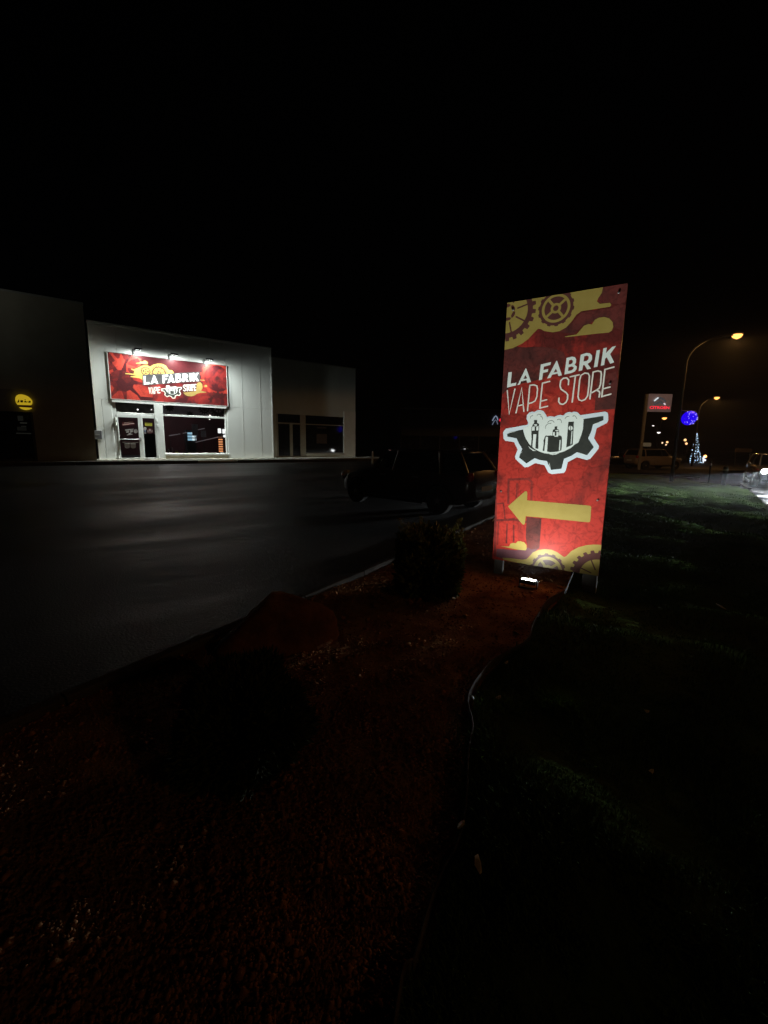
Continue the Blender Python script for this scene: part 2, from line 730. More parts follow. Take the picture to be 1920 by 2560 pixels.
def lawn_h(x, y):
    d = seg_dist(x, y, DI)
    h = gz(x, y)
    h += .085 * noise.noise(Vector((x * .7, y * .7, 0))) + .075 * noise.noise(Vector((x * 1.9, y * 1.9, 3))) + .03 * noise.noise(Vector((x * 3.4, y * 3.4, 7))) + .015 * noise.noise(Vector((x * 8, y * 8, 7)))
    h -= .16 * math.exp(-(d / .55) ** 2)
    h += .05 * math.exp(-((d - 1.1) / .45) ** 2)
    return h + .01


def bed_h(x, y):
    return gz(x, y) + .035 * noise.noise(Vector((x * 1.3, y * 1.3, 5))) + .012 * noise.noise(Vector((x * 5, y * 5, 5)))


g = sheet('ground', [(-300, -60), (300, -60), (300, 500), (-300, 500)], -.35, M['soil'], 20)
kerbL = 0.0
park_poly = [tuple(KA - kd * 20), tuple(KB - kn * 0 + kd * 0), tuple(KB + kd * 6), tuple(B0 + BD * 60 + BN * 3), tuple(B0 + BD * 60 + BN * -30),
             tuple(B0 + BD * 17 - BN * 30), tuple(B0 + BD * 17 + BN * 2.6), tuple(B0 - BD * 28 + BN * 2.6), tuple(KA - kd * 20 + np.array([-20, 0]))]
sheet('car_park', park_poly, 0, M['asphalt'], 1.5)
sheet('planting_bed_soil', bed_poly, -.01, M['gravel'], .22, bed_h)
# lawn
GE = [(1588, 1186), (1640, 1190), (1700, 1198), (1760, 1205), (1820, 1213), (1866, 1221), (1876, 1230), (1893, 1243), (1912, 1262), (1940, 1300), (2000, 1360), (2150, 1500)]
lawn_edge = [at(*p)[:2] for p in GE]
lawn_poly = [tuple(p) for p in edge_s] + [(7, -7)] + [tuple(p) for p in reversed(lawn_edge)] + [tuple(lawn_edge[0] + np.array([-6, 4]))]
sheet('lawn', lawn_poly, -.01, M['lawn'], .22, lawn_h)
# road with its far side
lawn_e2 = lawn_edge
road_poly = [tuple(lawn_edge[0] + np.array([-8, 5]))] + [tuple(p + np.array([-.05, -.25])) for p in lawn_edge] + [(16, -6), (60, -6), (60, 42)] + [tuple(at(1700, 1186.5)[:2] + np.array([14, 4])), tuple(at(1560, 1180.5)[:2])]
sheet('road', road_poly, -.05, M['road'], 1.5)
verge_poly = [tuple(at(1500, 1178)[:2]), tuple(at(1700, 1186.5)[:2]), tuple(at(1800, 1191)[:2]), tuple(at(1800, 1176)[:2]), tuple(at(1500, 1167)[:2])]
sheet('verge', verge_poly, .06, M['soil'], 1.2)
fore = [tuple(at(1500, 1167.5)[:2]), tuple(at(1800, 1176.5)[:2]), (140, 60), (140, 200), (-20, 200), (-10, 60)]
sheet('forecourt', fore, .02, M['asphalt'], 6)


# kerbs -------------------------------------------------------------
def kerb_line(name, pts, w, h, m, dz=0, n=1):
    """long kerb in stones of about 1 m, kept as one structure with a child per stone"""
    root = None
    for i in range(len(pts) - 1):
        pass
    return root


kerb_root = tag(empty('bed_kerb'), kind='structure')
p = KA.copy()
Ltot = np.linalg.norm(KB - KA)
kn_i = int(Ltot)
for i in range(kn_i):
    a = KA + kd * (Ltot * i / kn_i + .006)
    b = KA + kd * (Ltot * (i + 1) / kn_i - .006)
    mb = MB()
    z0, z1 = gz(*a), gz(*b)
    h = .045 + random.uniform(-.004, .004)
    w = .09
    ring = []
    for q, z in ((a, z0), (b, z1)):
        for off, hh in ((-.005, -.1), (-.005, h - .012), (.008, h), (w - .01, h), (w, h - .012), (w, -.1)):
            ring.append((q[0] + kn[0] * off, q[1] + kn[1] * off, z + hh))
    fs = [(k, (k + 1) % 6, 6 + (k + 1) % 6, 6 + k) for k in range(6)] + [tuple(range(6)), tuple(range(11, 5, -1))]
    mb.add(ring, fs).build('kerb_stone', M['kerb'], kerb_root)

# far kerb of the road, lit by the street lamp
fk = tag(empty('road_kerb'), kind='structure')
for A, Bq in (((1748, 1207), (1798, 1210)), ((1798, 1210), (1852, 1214)), ((1852, 1209), (1874, 1221)), ((1600, 1187), (1660, 1187)), ((1660, 1187), (1748, 1194))):
    a, b = at(*A)[:2], at(*Bq)[:2]
    d = (b - a) / np.linalg.norm(b - a)
    nrm = np.array([-d[1], d[0]]) * .07
    mb = MB()
    vs = []
    for q in (a, b):
        z = gz(*q)
        for sg, hh in ((-1, -.1), (-1, .03), (1, .03), (1, -.1)):
            vs.append((q[0] + nrm[0] * sg, q[1] + nrm[1] * sg, z + hh))
    mb.add(vs, [(0, 1, 5, 4), (1, 2, 6, 5), (2, 3, 7, 6), (0, 3, 2, 1), (4, 5, 6, 7)]).build('kerb_stone', M['kerb'], fk)

# metal edging ribbon between bed and lawn
ev, ef = [], []
pts = [p_ for p_ in edge_s]
for i, p_ in enumerate(pts):
    t = i / len(pts)
    a = pts[max(i - 1, 0)]
    b = pts[min(i + 1, len(pts) - 1)]
    d = (b - a) / (np.linalg.norm(b - a) + 1e-9)
    n_ = np.array([d[1], -d[0]])
    lean = .03 * math.sin(i * .23) + .012 * math.sin(i * .61)
    hh = .06 + .018 * math.sin(i * .19 + 1)
    z = gz(*p_)
    for off in (0, .008):
        ev.append((p_[0] + n_[0] * off, p_[1] + n_[1] * off, z - .1))
        ev.append((p_[0] + n_[0] * (off + lean), p_[1] + n_[1] * (off + lean), z + hh))
for i in range(len(pts) - 1):
    k = i * 4
    ef += [(k, k + 1, k + 5, k + 4), (k + 2, k + 6, k + 7, k + 3), (k + 1, k + 3, k + 7, k + 5)]
eo = raw('bed_edging', ev, ef, mat('edging_metal', (.05, .046, .043), .8, 0, spec=.1, noise_=(5, (.09, .08, .075))), smooth=True)
tag(eo, 'wavy grey metal edging strip between the red gravel bed and the lawn', 'edging')

# ------------------------------------------------------------------ pavement and buildings (local: x along front, -y out, z up)
BR = math.atan2(BD[1], BD[0])
BORG = (B0[0], B0[1], 0)
s_edge, _ = 0, 0
pv = MB()
PW = 2.55
pave_root = tag(empty('pavement', BORG, BR), kind='structure')
s0 = -26.0
while s0 < 17.4:
    s1 = min(s0 + 3.0, 17.4)
    y0 = -PW
    MB().bbox(s0 + .004, s1 - .004, y0 + .125, 0.3, -.2, ZB - .004 + random.uniform(-.001, .001), .006).build('paving_slab', M['concrete'], pave_root)
    s0 += 3.0
s0 = -26.0
while s0 < 17.4:
    s1 = min(s0 + 1.0, 17.4)
    low = 3.9 < s0 < 5.6
    MB().bbox(s0 + .004, s1 - .004, -PW, -PW + .12, -.2, ZB + .003 - (.0 if not low else .09), .015).build('kerb_stone', M['kerb'], pave_root)
    s0 += 1.0


def part(name, m, parent, *a, bev=0, **k):
    mb = MB()
    if bev: mb.bbox(*a, b=bev)
    else: mb.box(*a)
    return mb.build(name, m, parent, **k)


# ---- white shop unit
SH = tag(empty('shop_unit', BORG, BR), 'white clad shop unit with lit red banner, glass double door and big window', 'building', 'row of retail units')
ZT = 7.06
SW = 8.988
def wl(px, py, off=0): return wall(px, py, off)
cx = lambda a, b: (260 + .20494 * a, 1000 + .20494 * b)
oL = wl(*cx(118, 300))[0]
oR = wl(*cx(1500, 300))[0]
zbt = wl(275, 999)[1]        # bottom of the banner
zwin_b = wl(*cx(1100, 660))[1]
zwin_t = wl(*cx(1100, 215))[1]
ztr_t = wl(*cx(1100, 75))[1]
ztr_b = wl(*cx(1100, 195))[1]
mulL = wl(*cx(640, 300))[0]
mulR = wl(*cx(722, 300))[0]
# structure behind the cladding: piers and lintel, roof, side and back walls
part('wall', M['clad'], SH, 0.02, oL, .06, .30, ZB, ZT - .1)
part('wall', M['clad'], SH, oR, SW - .02, .06, .30, ZB, ZT - .1)
part('wall', M['clad'], SH, oL + .001, oR - .001, .06, .30, zbt, ZT - .1)
part('side_wall', M['clad'], SH, 0.02, .25, .301, 12, ZB, ZT - .15)
part('side_wall', M['clad'], SH, SW - .25, SW - .02, .301, 12, ZB, ZT - .15)
part('back_wall', M['clad'], SH, 0.02, SW - .02, 12.001, 12.25, ZB, ZT - .15)
part('roof', M['concrete'], SH, .0, SW, .302, 12.3, ZT - .148, ZT - .05)
part('parapet_cap', M['trim'], SH, -.02, SW + .02, -.06, .36, ZT - .099, ZT, bev=.02)
# cladding panels with recessed joints
j1 = wl(607, 1040)[0]
j2 = wl(652, 1040)[0]
edges = [0, oL - .42, oL]
for a, b in zip(edges[:-1], edges[1:]):
    part('cladding_panel', M['clad'], SH, a + .006, b - .006, 0, .058, ZB + .02, zbt, bev=.008)
er = [oR + .02, j1, j2, SW]
for a, b in zip(er[:-1], er[1:]):
    part('cladding_panel', M['clad'], SH, a + .008, b - .008, 0, .058, ZB + .02, zbt, bev=.008)
xs = [0, 1.1, 2.2, 3.3, 4.4, 5.5, oR + .02, j1, j2, SW]
for a, b in zip(xs[:-1], xs[1:]):
    part('cladding_panel', M['clad'], SH, a + .004, b - .004, 0, .058, zbt + .01, ZT - .1, bev=.006)
part('corner_trim', M['trim'], SH, SW - .06, SW + .012, -.008, -.001, ZB + .01, ZT - .12)
for j in (j1, j2):
    part('joint_cover', M['trim'], SH, j - .014, j + .014, -.004, -.001, ZB + .03, ZT - .14)
part('flashing', M['trim'], SH, 0, oL - .003, -.03, -.001, ZB, ZB + .05)

# interior
RM = part('interior_shell', M['room'], SH, 0, 1, 0, 1, 0, 1)
bpy.data.objects.remove(RM)
part('floor', M['roomgrey'], SH, .26, SW - .26, .31, 6, ZB - .02, ZB + .015)
part('interior_wall', M['room'], SH, .26, SW - .26, 6.0, 6.1, ZB + .016, 4.2)
part('interior_ceiling', M['roomgrey'], SH, .26, SW - .26, .31, 6.1, 4.201, 4.3)
part('interior_wall', M['roomgrey'], SH, .252, .30, .32, 5.98, ZB + .017, 4.2)
part('interior_wall', M['room'], SH, SW - .30, SW - .252, .32, 5.98, ZB + .017, 4.2)

# frames: double door, transoms, window
FY0, FY1 = .02, .10
GY = .06
def fr(name, x0, x1, z0, z1, parent, y0=FY0, y1=FY1, m=None):
    return MB().bbox(x0, x1, y0, y1, z0, z1, .008).build(name, m or M['trim'], parent)
def wz(a, b): return wl(*cx(a, b))
# transoms over the door
zdT = wl(*cx(300, 150))[1]
zdB = ZB + .02
tw = MB()
fr('frame_rail', oL + .001, oR - .001, zbt - .10, zbt - .002, SH, -.03, .10)
zr1 = wl(*cx(400, 168))[1]
zr0 = wl(*cx(1100, 200))[1]
fr('frame_post', oL + .001, oL + .15, ZB + .01, zbt - .101, SH)
fr('frame_post', mulL - .06, mulR + .02, ZB + .01, zbt - .101, SH, -.03, .10)
fr('frame_post', oR - .10, oR - .001, ZB + .01, zbt - .101, SH)
fr('frame_rail', oL + .152, mulL - .062, zr1 - .05, zr1 + .04, SH)
fr('frame_rail', mulR + .022, oR - .102, zr0 - .05, zr0 + .04, SH)


def pane(name, x0, x1, z0, z1, parent, tr=False, y=GY):
    mb = MB()
    mb.box(x0, x1, y - .004, y + .004, z0, z1)
    return mb.build(name, M['clear'] if tr else M['glass'], parent)


# clear shop glass: mostly see-through, thin reflection
m = bpy.data.materials.new('clear_glass')
m.use_nodes = True
t = m.node_tree
t.nodes.clear()
o_ = t.nodes.new('ShaderNodeOutputMaterial')
tr_ = t.nodes.new('ShaderNodeBsdfTransparent')
tr_.inputs[0].default_value = (.72, .74, .75, 1)
gl_ = t.nodes.new('ShaderNodeBsdfGlossy')
gl_.inputs['Roughness'].default_value = .02
fz = t.nodes.new('ShaderNodeFresnel')
fz.inputs[0].default_value = 1.5
mx_ = t.nodes.new('ShaderNodeMixShader')
t.links.new(fz.outputs[0], mx_.inputs[0])
t.links.new(tr_.outputs[0], mx_.inputs[1])
t.links.new(gl_.outputs[0], mx_.inputs[2])
t.links.new(mx_.outputs[0], o_.inputs[0])
M['clear'] = m

pane('transom_pane', oL + .152, mulL - .062, zr1 + .041, zbt - .101, SH, True)
pane('transom_pane', mulR + .022, oR - .102, zr0 + .041, zbt - .101, SH, True)
zwb = wl(*cx(1100, 648))[1]
zsill = wl(*cx(1100, 672))[1]
MB().bbox(mulR + .0, oR + .03, -.06, .12, zsill, zwb, .01).build('window_sill', M['trim'], SH)
part('stall_riser', M['beige'], SH, mulR + .021, oR - .002, .01, .2, ZB + .005, zsill - .001)
pane('window_pane', mulR + .022, oR - .102, zwb + .001, zr0 - .051, SH, True)
for k in range(5):
    xx = mulR + .15 + k * (oR - mulR - .3) / 4
    MB().box(xx - .03, xx + .03, -.064, -.0605, zwb - .05, zwb - .03).build('sill_drain', M['black'], SH)

# double door: wide leaf and narrow leaf
dt = zr1 - .052
def leaf(px0, px1, x0, x1, parent_name, label):
    g0, g1 = px0, px1
    d = MB()
    # frame of the leaf as four bars
    z0, z1 = ZB + .03, dt
    gz0, gz1 = wz(300, 706)[1], wz(300, 212)[1]
    for a in ((x0, g0, z0, z1), (g1, x1, z0, z1), (g0, g1, z0, gz0), (g0, g1, gz1, z1)):
        d.bbox(a[0], a[1], -.005, .07, a[2], a[3], .004)
    dd = d.build('door', M['trim'], SH)
    dd['label'] = label
    pane('door_pane', g0, g1, gz0, gz1, dd, True, .04)
    return dd, gz0, gz1
gl0, gl1 = wz(190, 450)[0], wz(428, 450)[0]
gr0, gr1 = wz(485, 450)[0], wz(628, 450)[0]
dl, zg0, zg1 = leaf(gl0, gl1, oL + .155, (gl1 + gr0) / 2 - .004, 'door', 'wide left door leaf with stickers and push bar')
dr, _, _ = leaf(gr0, gr1, (gl1 + gr0) / 2 + .004, mulL - .064, 'door', 'narrow right door leaf with yellow notice')
# push bars and handle
zb1 = wz(300, 480)[1]
MB().tube([(gl0, -.03, zb1), (gl1 + .02, -.03, zb1)], .022, 10).build('push_bar', M['alu'], dl)
zb2 = wz(300, 515)[1]
MB().tube([(gl0 + .1, .0, zb2), (gl1 - .05, .0, zb2)], .02, 10).build('push_bar', M['pale'], dl)
hx, hz = wz(445, 470)
hb = MB()
hb.bbox(hx - .035, hx + .035, -.03, -.006, hz - .14, hz + .08, .008)
hb.tube([(hx, -.03, hz + .02), (hx, -.08, hz + .02), (hx + .0, -.085, hz - .14)], .014, 8)
hb.build('door_handle', M['alu'], dl)
# hinges / closers
for (a, b) in ((140, 228), (145, 290), (180, 690), (640, 245), (650, 308), (668, 690)):
    x_, z_ = wz(a, b)
    h_ = MB()
    h_.tube([(x_, -.05, z_ - .07), (x_, -.05, z_ + .07)], .035, 10)
    h_.box(x_ - .05, x_ + .05, -.045, -.031 if a > 600 else .019, z_ - .05, z_ + .05)
    h_.build('hinge', M['trim'], SH)

# stickers on the doors (flat film on the inside of the glass)
SY = .028
def sticker(name, pts, m, parent, y=SY):
    v = [(wl(*cx(a, b))[0], y, wl(*cx(a, b))[1]) for a, b in pts]
    n = len(v)
    mb = MB()
    back = [(a, y + .001, c) for a, _, c in v]
    f = [tuple(range(n)), tuple(range(2 * n - 1, n - 1, -1))] + [(i, (i + 1) % n, n + (i + 1) % n, n + i) for i in range(n)]
    mb.add(v + back, f)
    return mb.build(name, m, parent)
M['st_white'] = mat('sticker_white', (.42, .40, .38), .5, noise_=(40, (.22, .2, .2)))
M['st_pink'] = mat('sticker_pink', (.55, .36, .33), .5, noise_=(60, (.35, .2, .18)))
M['st_yellow'] = mat('sticker_yellow', (.42, .40, .04), .5, noise_=(20, (.33, .30, .03)))
M['st_dred'] = mat('sticker_dark_red', (.12, .012, .016), .5, noise_=(8, (.07, .01, .012)))
M['st_blue'] = mat('sticker_bluegrey', (.16, .2, .32), .5)
dx = lambda a, b: ((280 + a * .07836 - 260) / .20494, (1030 + b * .07836 - 1000) / .20494)
D_ = lambda L: [dx(*p) for p in L]
def circ(c, rx, ry, n=18): return [(c[0] + rx * math.cos(2 * math.pi * k / n), c[1] + ry * math.sin(2 * math.pi * k / n)) for k in range(n)]
sticker('sticker', D_([(320, 310), (700, 290), (720, 410), (330, 440)]), M['st_dred'], dl, .032)
for q in ([(385, 340), (560, 310), (665, 303), (668, 322), (560, 338), (390, 362)], [(340, 395), (700, 345), (720, 372), (345, 425)]):
    sticker('sticker_text', D_(q), M['st_pink'], dl)
for q in ([(420, 562), (690, 533), (692, 555), (425, 590)], [(460, 598), (545, 588), (548, 612), (462, 622)], [(575, 585), (665, 572), (667, 600), (577, 612)],
          [(455, 632), (545, 620), (548, 652), (460, 664)], [(580, 620), (665, 606), (668, 640), (582, 650)], [(525, 678), (610, 664), (612, 690), (528, 702)],
          [(470, 722), (655, 696), (660, 720), (475, 745)]):
    sticker('sticker_text', D_(q), M['st_white'], dl)
sticker('sticker', D_(circ((762, 612), 66, 68)), M['st_white'], dl)
for x0_ in (400, 590):
    sticker('sticker', D_([(x0_, 1000), (x0_ + 165, 1000), (x0_ + 170, 1135), (x0_ + 110, 1162), (x0_ + 50, 1158), (x0_ + 10, 1130)]), M['st_white'], dl)
sticker('sticker', D_([(1045, 318), (1285, 345), (1285, 450), (1055, 440)]), M['st_yellow'], dr)
sticker('sticker', D_(circ((1052, 530), 52, 55)), M['st_white'], dr)
sticker('sticker', D_([(1030, 570), (1085, 570), (1085, 632), (1030, 635)]), M['st_blue'], dr)
sticker('sticker', D_([(1030, 650), (1090, 650), (1090, 685), (1030, 685)]), M['st_white'], dr)
sticker('sticker', D_(circ((1212, 605), 85, 88)), M['st_dred'], dr, .032)
sticker('sticker', D_(circ((1212, 572), 26, 30)), M['st_white'], dr)
for sx_ in (1140, 1180, 1240, 1280):
    sticker('sticker', D_([(sx_, 570), (sx_ + 12, 570), (sx_ + 16, 655), (sx_ - 2, 655)]), M['st_white'], dr, .0275)
sticker('door_film', D_([(1020, 700), (1385, 700), (1425, 1460), (1070, 1460)]), mat('brown_film', (.030, .012, .012), .5, noise_=(5, (.014, .01, .01))), dr, .05)


# ------------------------------------------------------------------ printed artwork tools
def clip_rect(P, w, h):
    q = clip_cell([tuple(p) for p in P], 0, w, 0, h)
    return q


def poly_fill(name, loops, y, m, parent, w, h, th=.0008, z0=0):
    """loops: outer then holes, (u, v) in metres on the panel; flat print as thin vinyl at depth y (panel front faces -y)"""
    L = []
    for lp in loops:
        c = clip_rect(lp, w, h)
        cc = []
        for p in c:
            if not cc or math.hypot(p[0] - cc[-1][0], p[1] - cc[-1][1]) > 1e-5: cc.append(p)
        if len(cc) > 2: L.append(cc)
    if not L: return None
    vs = [Vector((u, v, 0)) for lp in L for u, v in lp]
    tris = tessellate_polygon([[Vector((u, v, 0)) for u, v in lp] for lp in L])
    me = bpy.data.meshes.new(name)
    me.from_pydata([(p.x, y, p.y + z0) for p in vs], [], [tuple(t) for t in tris])
    bm = bmesh.new()
    bm.from_mesh(me)
    for f in bm.faces:
        f.normal_update()
        if f.normal.y > 0: f.normal_flip()
    bm.to_mesh(me)
    bm.free()
    me.materials.append(m)
    o = bpy.data.objects.new(name, me)
    COL.objects.link(o)
    o.parent = parent
    return o


def stroke(P, wd, closed=False):
    """outline polygon of a round-ended polyline; returns list of loops"""
    P = [np.array(p, float) for p in P]
    n = len(P)
    if closed:
        out, inn = [], []
        for i in range(n):
            a, b, c = P[i - 1], P[i], P[(i + 1) % n]
            d = (c - a) / (np.linalg.norm(c - a) + 1e-9)
            nn = np.array([-d[1], d[0]])
            out.append(tuple(b + nn * wd / 2))
            inn.append(tuple(b - nn * wd / 2))
        return [out, inn]
    l, r = [], []
    for i in range(n):
        if i == 0: d = P[1] - P[0]
        elif i == n - 1: d = P[-1] - P[-2]
        else:
            d1 = P[i] - P[i - 1]
            d2 = P[i + 1] - P[i]
            d1 = d1 / (np.linalg.norm(d1) + 1e-9)
            d2 = d2 / (np.linalg.norm(d2) + 1e-9)
            d = d1 + d2
            if np.linalg.norm(d) < .25:
                d = d1 * 1.0
        d = d / (np.linalg.norm(d) + 1e-9)
        nn = np.array([-d[1], d[0]])
        k = 1.0
        if 0 < i < n - 1:
            k = min(1.8, 1 / max(.5, abs(np.dot(nn, np.array([-d1[1], d1[0]])))))
        l.append(P[i] + nn * wd / 2 * k)
        r.append(P[i] - nn * wd / 2 * k)
    # round ends
    def cap(c, d):
        d = d / (np.linalg.norm(d) + 1e-9)
        nn = np.array([-d[1], d[0]])
        return [c + (nn * math.cos(t) + d * math.sin(t)) * wd / 2 for t in (math.pi * k / 6 for k in range(1, 6))]
    e = cap(P[-1], P[-1] - P[-2])
    s_ = cap(P[0], P[0] - P[1])
    poly = l + e + r[::-1] + s_
    return [[tuple(p) for p in poly]]


def ring(c, r0, r1=None, n=48):
    o = [(c[0] + r0 * math.cos(2 * math.pi * k / n), c[1] + r0 * math.sin(2 * math.pi * k / n)) for k in range(n)]
    if r1 is None: return [o]
    i = [(c[0] + r1 * math.cos(2 * math.pi * k / n), c[1] + r1 * math.sin(2 * math.pi * k / n)) for k in range(n)]
    return [o, i]


def gear_loop(c, r, th, n, ph=0, duty=.45):
    out = []
    for k in range(n):
        a = 2 * math.pi * (k / n) + ph
        da = 2 * math.pi / n
        for fr_, rr in ((0, r), (.5 - duty / 2 - .05, r), (.5 - duty / 2 + .04, r + th), (.5 + duty / 2 - .04, r + th), (.5 + duty / 2 + .05, r)):
            out.append((c[0] + rr * math.cos(a + da * fr_), c[1] + rr * math.sin(a + da * fr_)))
    return out


class Art:
    """print layers on a panel; each layer sits 1.2 mm in front of the one before"""
    def __init__(s, parent, mapf, w, h, y0, step=.0012):
        s.parent, s.map, s.w, s.h, s.y, s.step = parent, mapf, w, h, y0, step
        s.lv = 0

    def yy(s, lv): return s.y - s.step * lv

    def px(s, pts, smooth=False, closed=True):
        P = [s.map(*p) for p in pts]
        if smooth:
            P = [tuple(q) for q in catmull(P, 5, closed)]
        return P

    def fill(s, name, pts, m, lv, holes=(), smooth=False):
        return poly_fill(name, [s.px(pts, smooth)] + [s.px(h_, smooth) for h_ in holes], s.yy(lv), m, s.parent, s.w, s.h)

    def loops(s, name, L, m, lv):
        return poly_fill(name, L, s.yy(lv), m, s.parent, s.w, s.h)

    def many(s, name, items, m, lv):
        """items: list of loop lists joined to one mesh"""
        obs = []
        V, Fc = [], []
        for L in items:
            o = poly_fill('tmp', L, s.yy(lv), m, s.parent, s.w, s.h)
            if o is None: continue
            k = len(V)
            V += [tuple(v.co) for v in o.data.vertices]
            Fc += [tuple(i + k for i in p_.vertices) for p_ in o.data.polygons]
            me = o.data
            bpy.data.objects.remove(o)
            bpy.data.meshes.remove(me)
        return raw(name, V, Fc, m, s.parent)


# ------------------------------------------------------------------ roadside sign
SAZ = 2.1393
SP = np.array([1.3623, 5.1175])
SD = np.array([math.sin(SAZ), math.cos(SAZ)])
SWD, SHT, SZ = 1.1929, 3.0, .1653
sgn_n = np.array([SD[1], -SD[0]])   # towards the camera?
if sgn_n @ (-SP) < 0: sgn_n = -sgn_n
SG = tag(empty('roadside_sign', (SP[0], SP[1], SZ), math.atan2(SD[1], SD[0])),
         'tall red double post panel with gear logo and yellow arrow, lit from the ground', 'sign')


def smap(px, py):
    d = ray(px, py)
    t = (SP @ sgn_n) / (d[:2] @ sgn_n)
    p = d * t
    return (float((p[:2] - SP) @ SD), float(EYE + p[2] - SZ))


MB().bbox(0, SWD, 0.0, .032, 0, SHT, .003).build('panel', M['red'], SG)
art = Art(SG, smap, SWD, SHT, -.00005, .00015)
c3 = lambda a, b: (1230 + a * .21097, 700 + b * .21097)
c5 = lambda a, b: (1220 + a * .20494, 850 + b * .20494)
cl = lambda a, b: (1250 + a * .17481, 1010 + b * .17481)
ca = lambda a, b: (1220 + a * .18083, 1180 + b * .18083)
Q = lambda f, L: [f(*p) for p in L]
P3, P5, PL, PA = (lambda L: Q(c3, L)), (lambda L: Q(c5, L)), (lambda L: Q(cl, L)), (lambda L: Q(ca, L))
uv3, uv5, uvl, uva = (lambda a, b: smap(*c3(a, b))), (lambda a, b: smap(*c5(a, b))), (lambda a, b: smap(*cl(a, b))), (lambda a, b: smap(*ca(a, b)))
dist = lambda a, b: math.hypot(a[0] - b[0], a[1] - b[1])

# ghosted darker and brighter shapes of the print
art.fill('print_patch', P5([(150, 130), (470, 90), (640, 85), (800, 105), (930, 170), (900, 330), (620, 480), (300, 560), (150, 640)]), M['red2'], 1, smooth=True)
art.fill('print_patch', P3([(1060, 380), (1400, 330), (1600, 250), (1560, 600), (1440, 560), (1300, 430), (1190, 500), (1050, 560), (980, 640), (800, 620), (960, 500)]), M['red2'], 1)
art.fill('print_patch', P3([(1320, 60), (1700, -10), (1640, 300), (1420, 280), (1260, 270), (1260, 200)]), M['red2'], 1)
art.fill('print_patch', P5([(330, 900), (350, 850), (480, 770), (700, 720), (860, 700), (900, 900), (760, 1000), (430, 1010), (310, 1010)]), M['red3'], 1, smooth=True)
art.fill('print_patch', P5([(1330, 470), (1560, 380), (1600, 560), (1560, 840), (1300, 860)]), M['red2'], 1)
gg = uv5(790, 580)
art.loops('print_patch', ring(gg, dist(gg, uv5(930, 580)), dist(gg, uv5(895, 580))), M['red3'], 2)
# doors ghosted at the left
for i_, (q, wdt) in enumerate((
    ([(280, 430), (285, 105), (560, 95), (605, 140), (600, 380)], .026),
    ([(130, 440), (215, 430), (235, 640)], .016), ([(130, 670), (350, 655), (520, 690)], .028),
    ([(145, 700), (130, 1000)], .02), ([(265, 720), (255, 980)], .02), ([(355, 740), (355, 960)], .02),
    ([(402, 165), (395, 340)], .02), ([(425, 170), (420, 330)], .006), ([(110, 260), (95, 1150)], .03))):
    art.loops('print_line', stroke([uva(*p) for p in q], wdt), M['ghost'], 1 + .1 * i_)
art.fill('print_patch', PA([(535, 620), (740, 645), (712, 1060), (600, 1070), (545, 1040), (520, 900)]), M['red2'], 2.2)
art.fill('print_patch', PA([(545, 742), (692, 722), (690, 960), (640, 1050), (570, 1020), (545, 940)]), M['red3'], 2)
art.fill('print_patch', PA([(120, 1060), (400, 1080), (560, 1040), (700, 1060), (560, 1170), (520, 1220), (200, 1200), (110, 1170)]), mat('plum_print', (.10, .035, .045), .45, noise_=(5, (.14, .05, .06))), 2)

# gold clouds and gears, top
art.fill('gold_cloud', P3([(60, 850), (145, 830), (250, 805), (350, 757), (430, 700), (500, 622), (545, 578), (580, 582), (620, 605), (720, 620), (800, 606), (880, 562), (950, 484),
                           (1000, 412), (1060, 370), (1400, 316), (1413, 295), (1400, 270), (1278, 282), (1245, 255), (1260, 213), (1300, 155), (1322, 60), (700, 120), (60, 240)]), M['print_gold'], 3)
art.fill('gold_cloud', P3([(862, 668), (1000, 645), (1048, 592), (1090, 542), (1140, 522), (1185, 526), (1218, 472), (1270, 445), (1330, 437), (1390, 455), (1430, 500), (1438, 550), (1420, 600),
                           (1385, 622), (1200, 640), (1000, 664), (870, 677)]), M['print_gold'], 3)


def spoked(c, rt, r1, r2, rh, rhole, nt_, th, ph, lv, base, gold, nsp=4, sp_ph=.7, sw=.018):
    art_.loops('gear', [gear_loop(c, rt, th, nt_, ph)], base, lv)
    art_.loops('gear_rim', ring(c, r1), gold, lv + 1)
    items = []
    for k in range(nsp):
        a0 = sp_ph + 2 * math.pi * k / nsp
        a1 = a0 + 2 * math.pi / nsp
        mo, mi = sw / r2, sw / (rh + .0001)
        L_ = [(c[0] + r2 * math.cos(a), c[1] + r2 * math.sin(a)) for a in np.linspace(a0 + mo, a1 - mo, 9)]
        L_ += [(c[0] + rh * 1.02 * math.cos(a), c[1] + rh * 1.02 * math.sin(a)) for a in np.linspace(a1 - mi, a0 + mi, 6)]
        items.append([L_])
    items.append(ring(c, rhole, n=20))
    art_.many('gear_window', items, base, lv + 2)


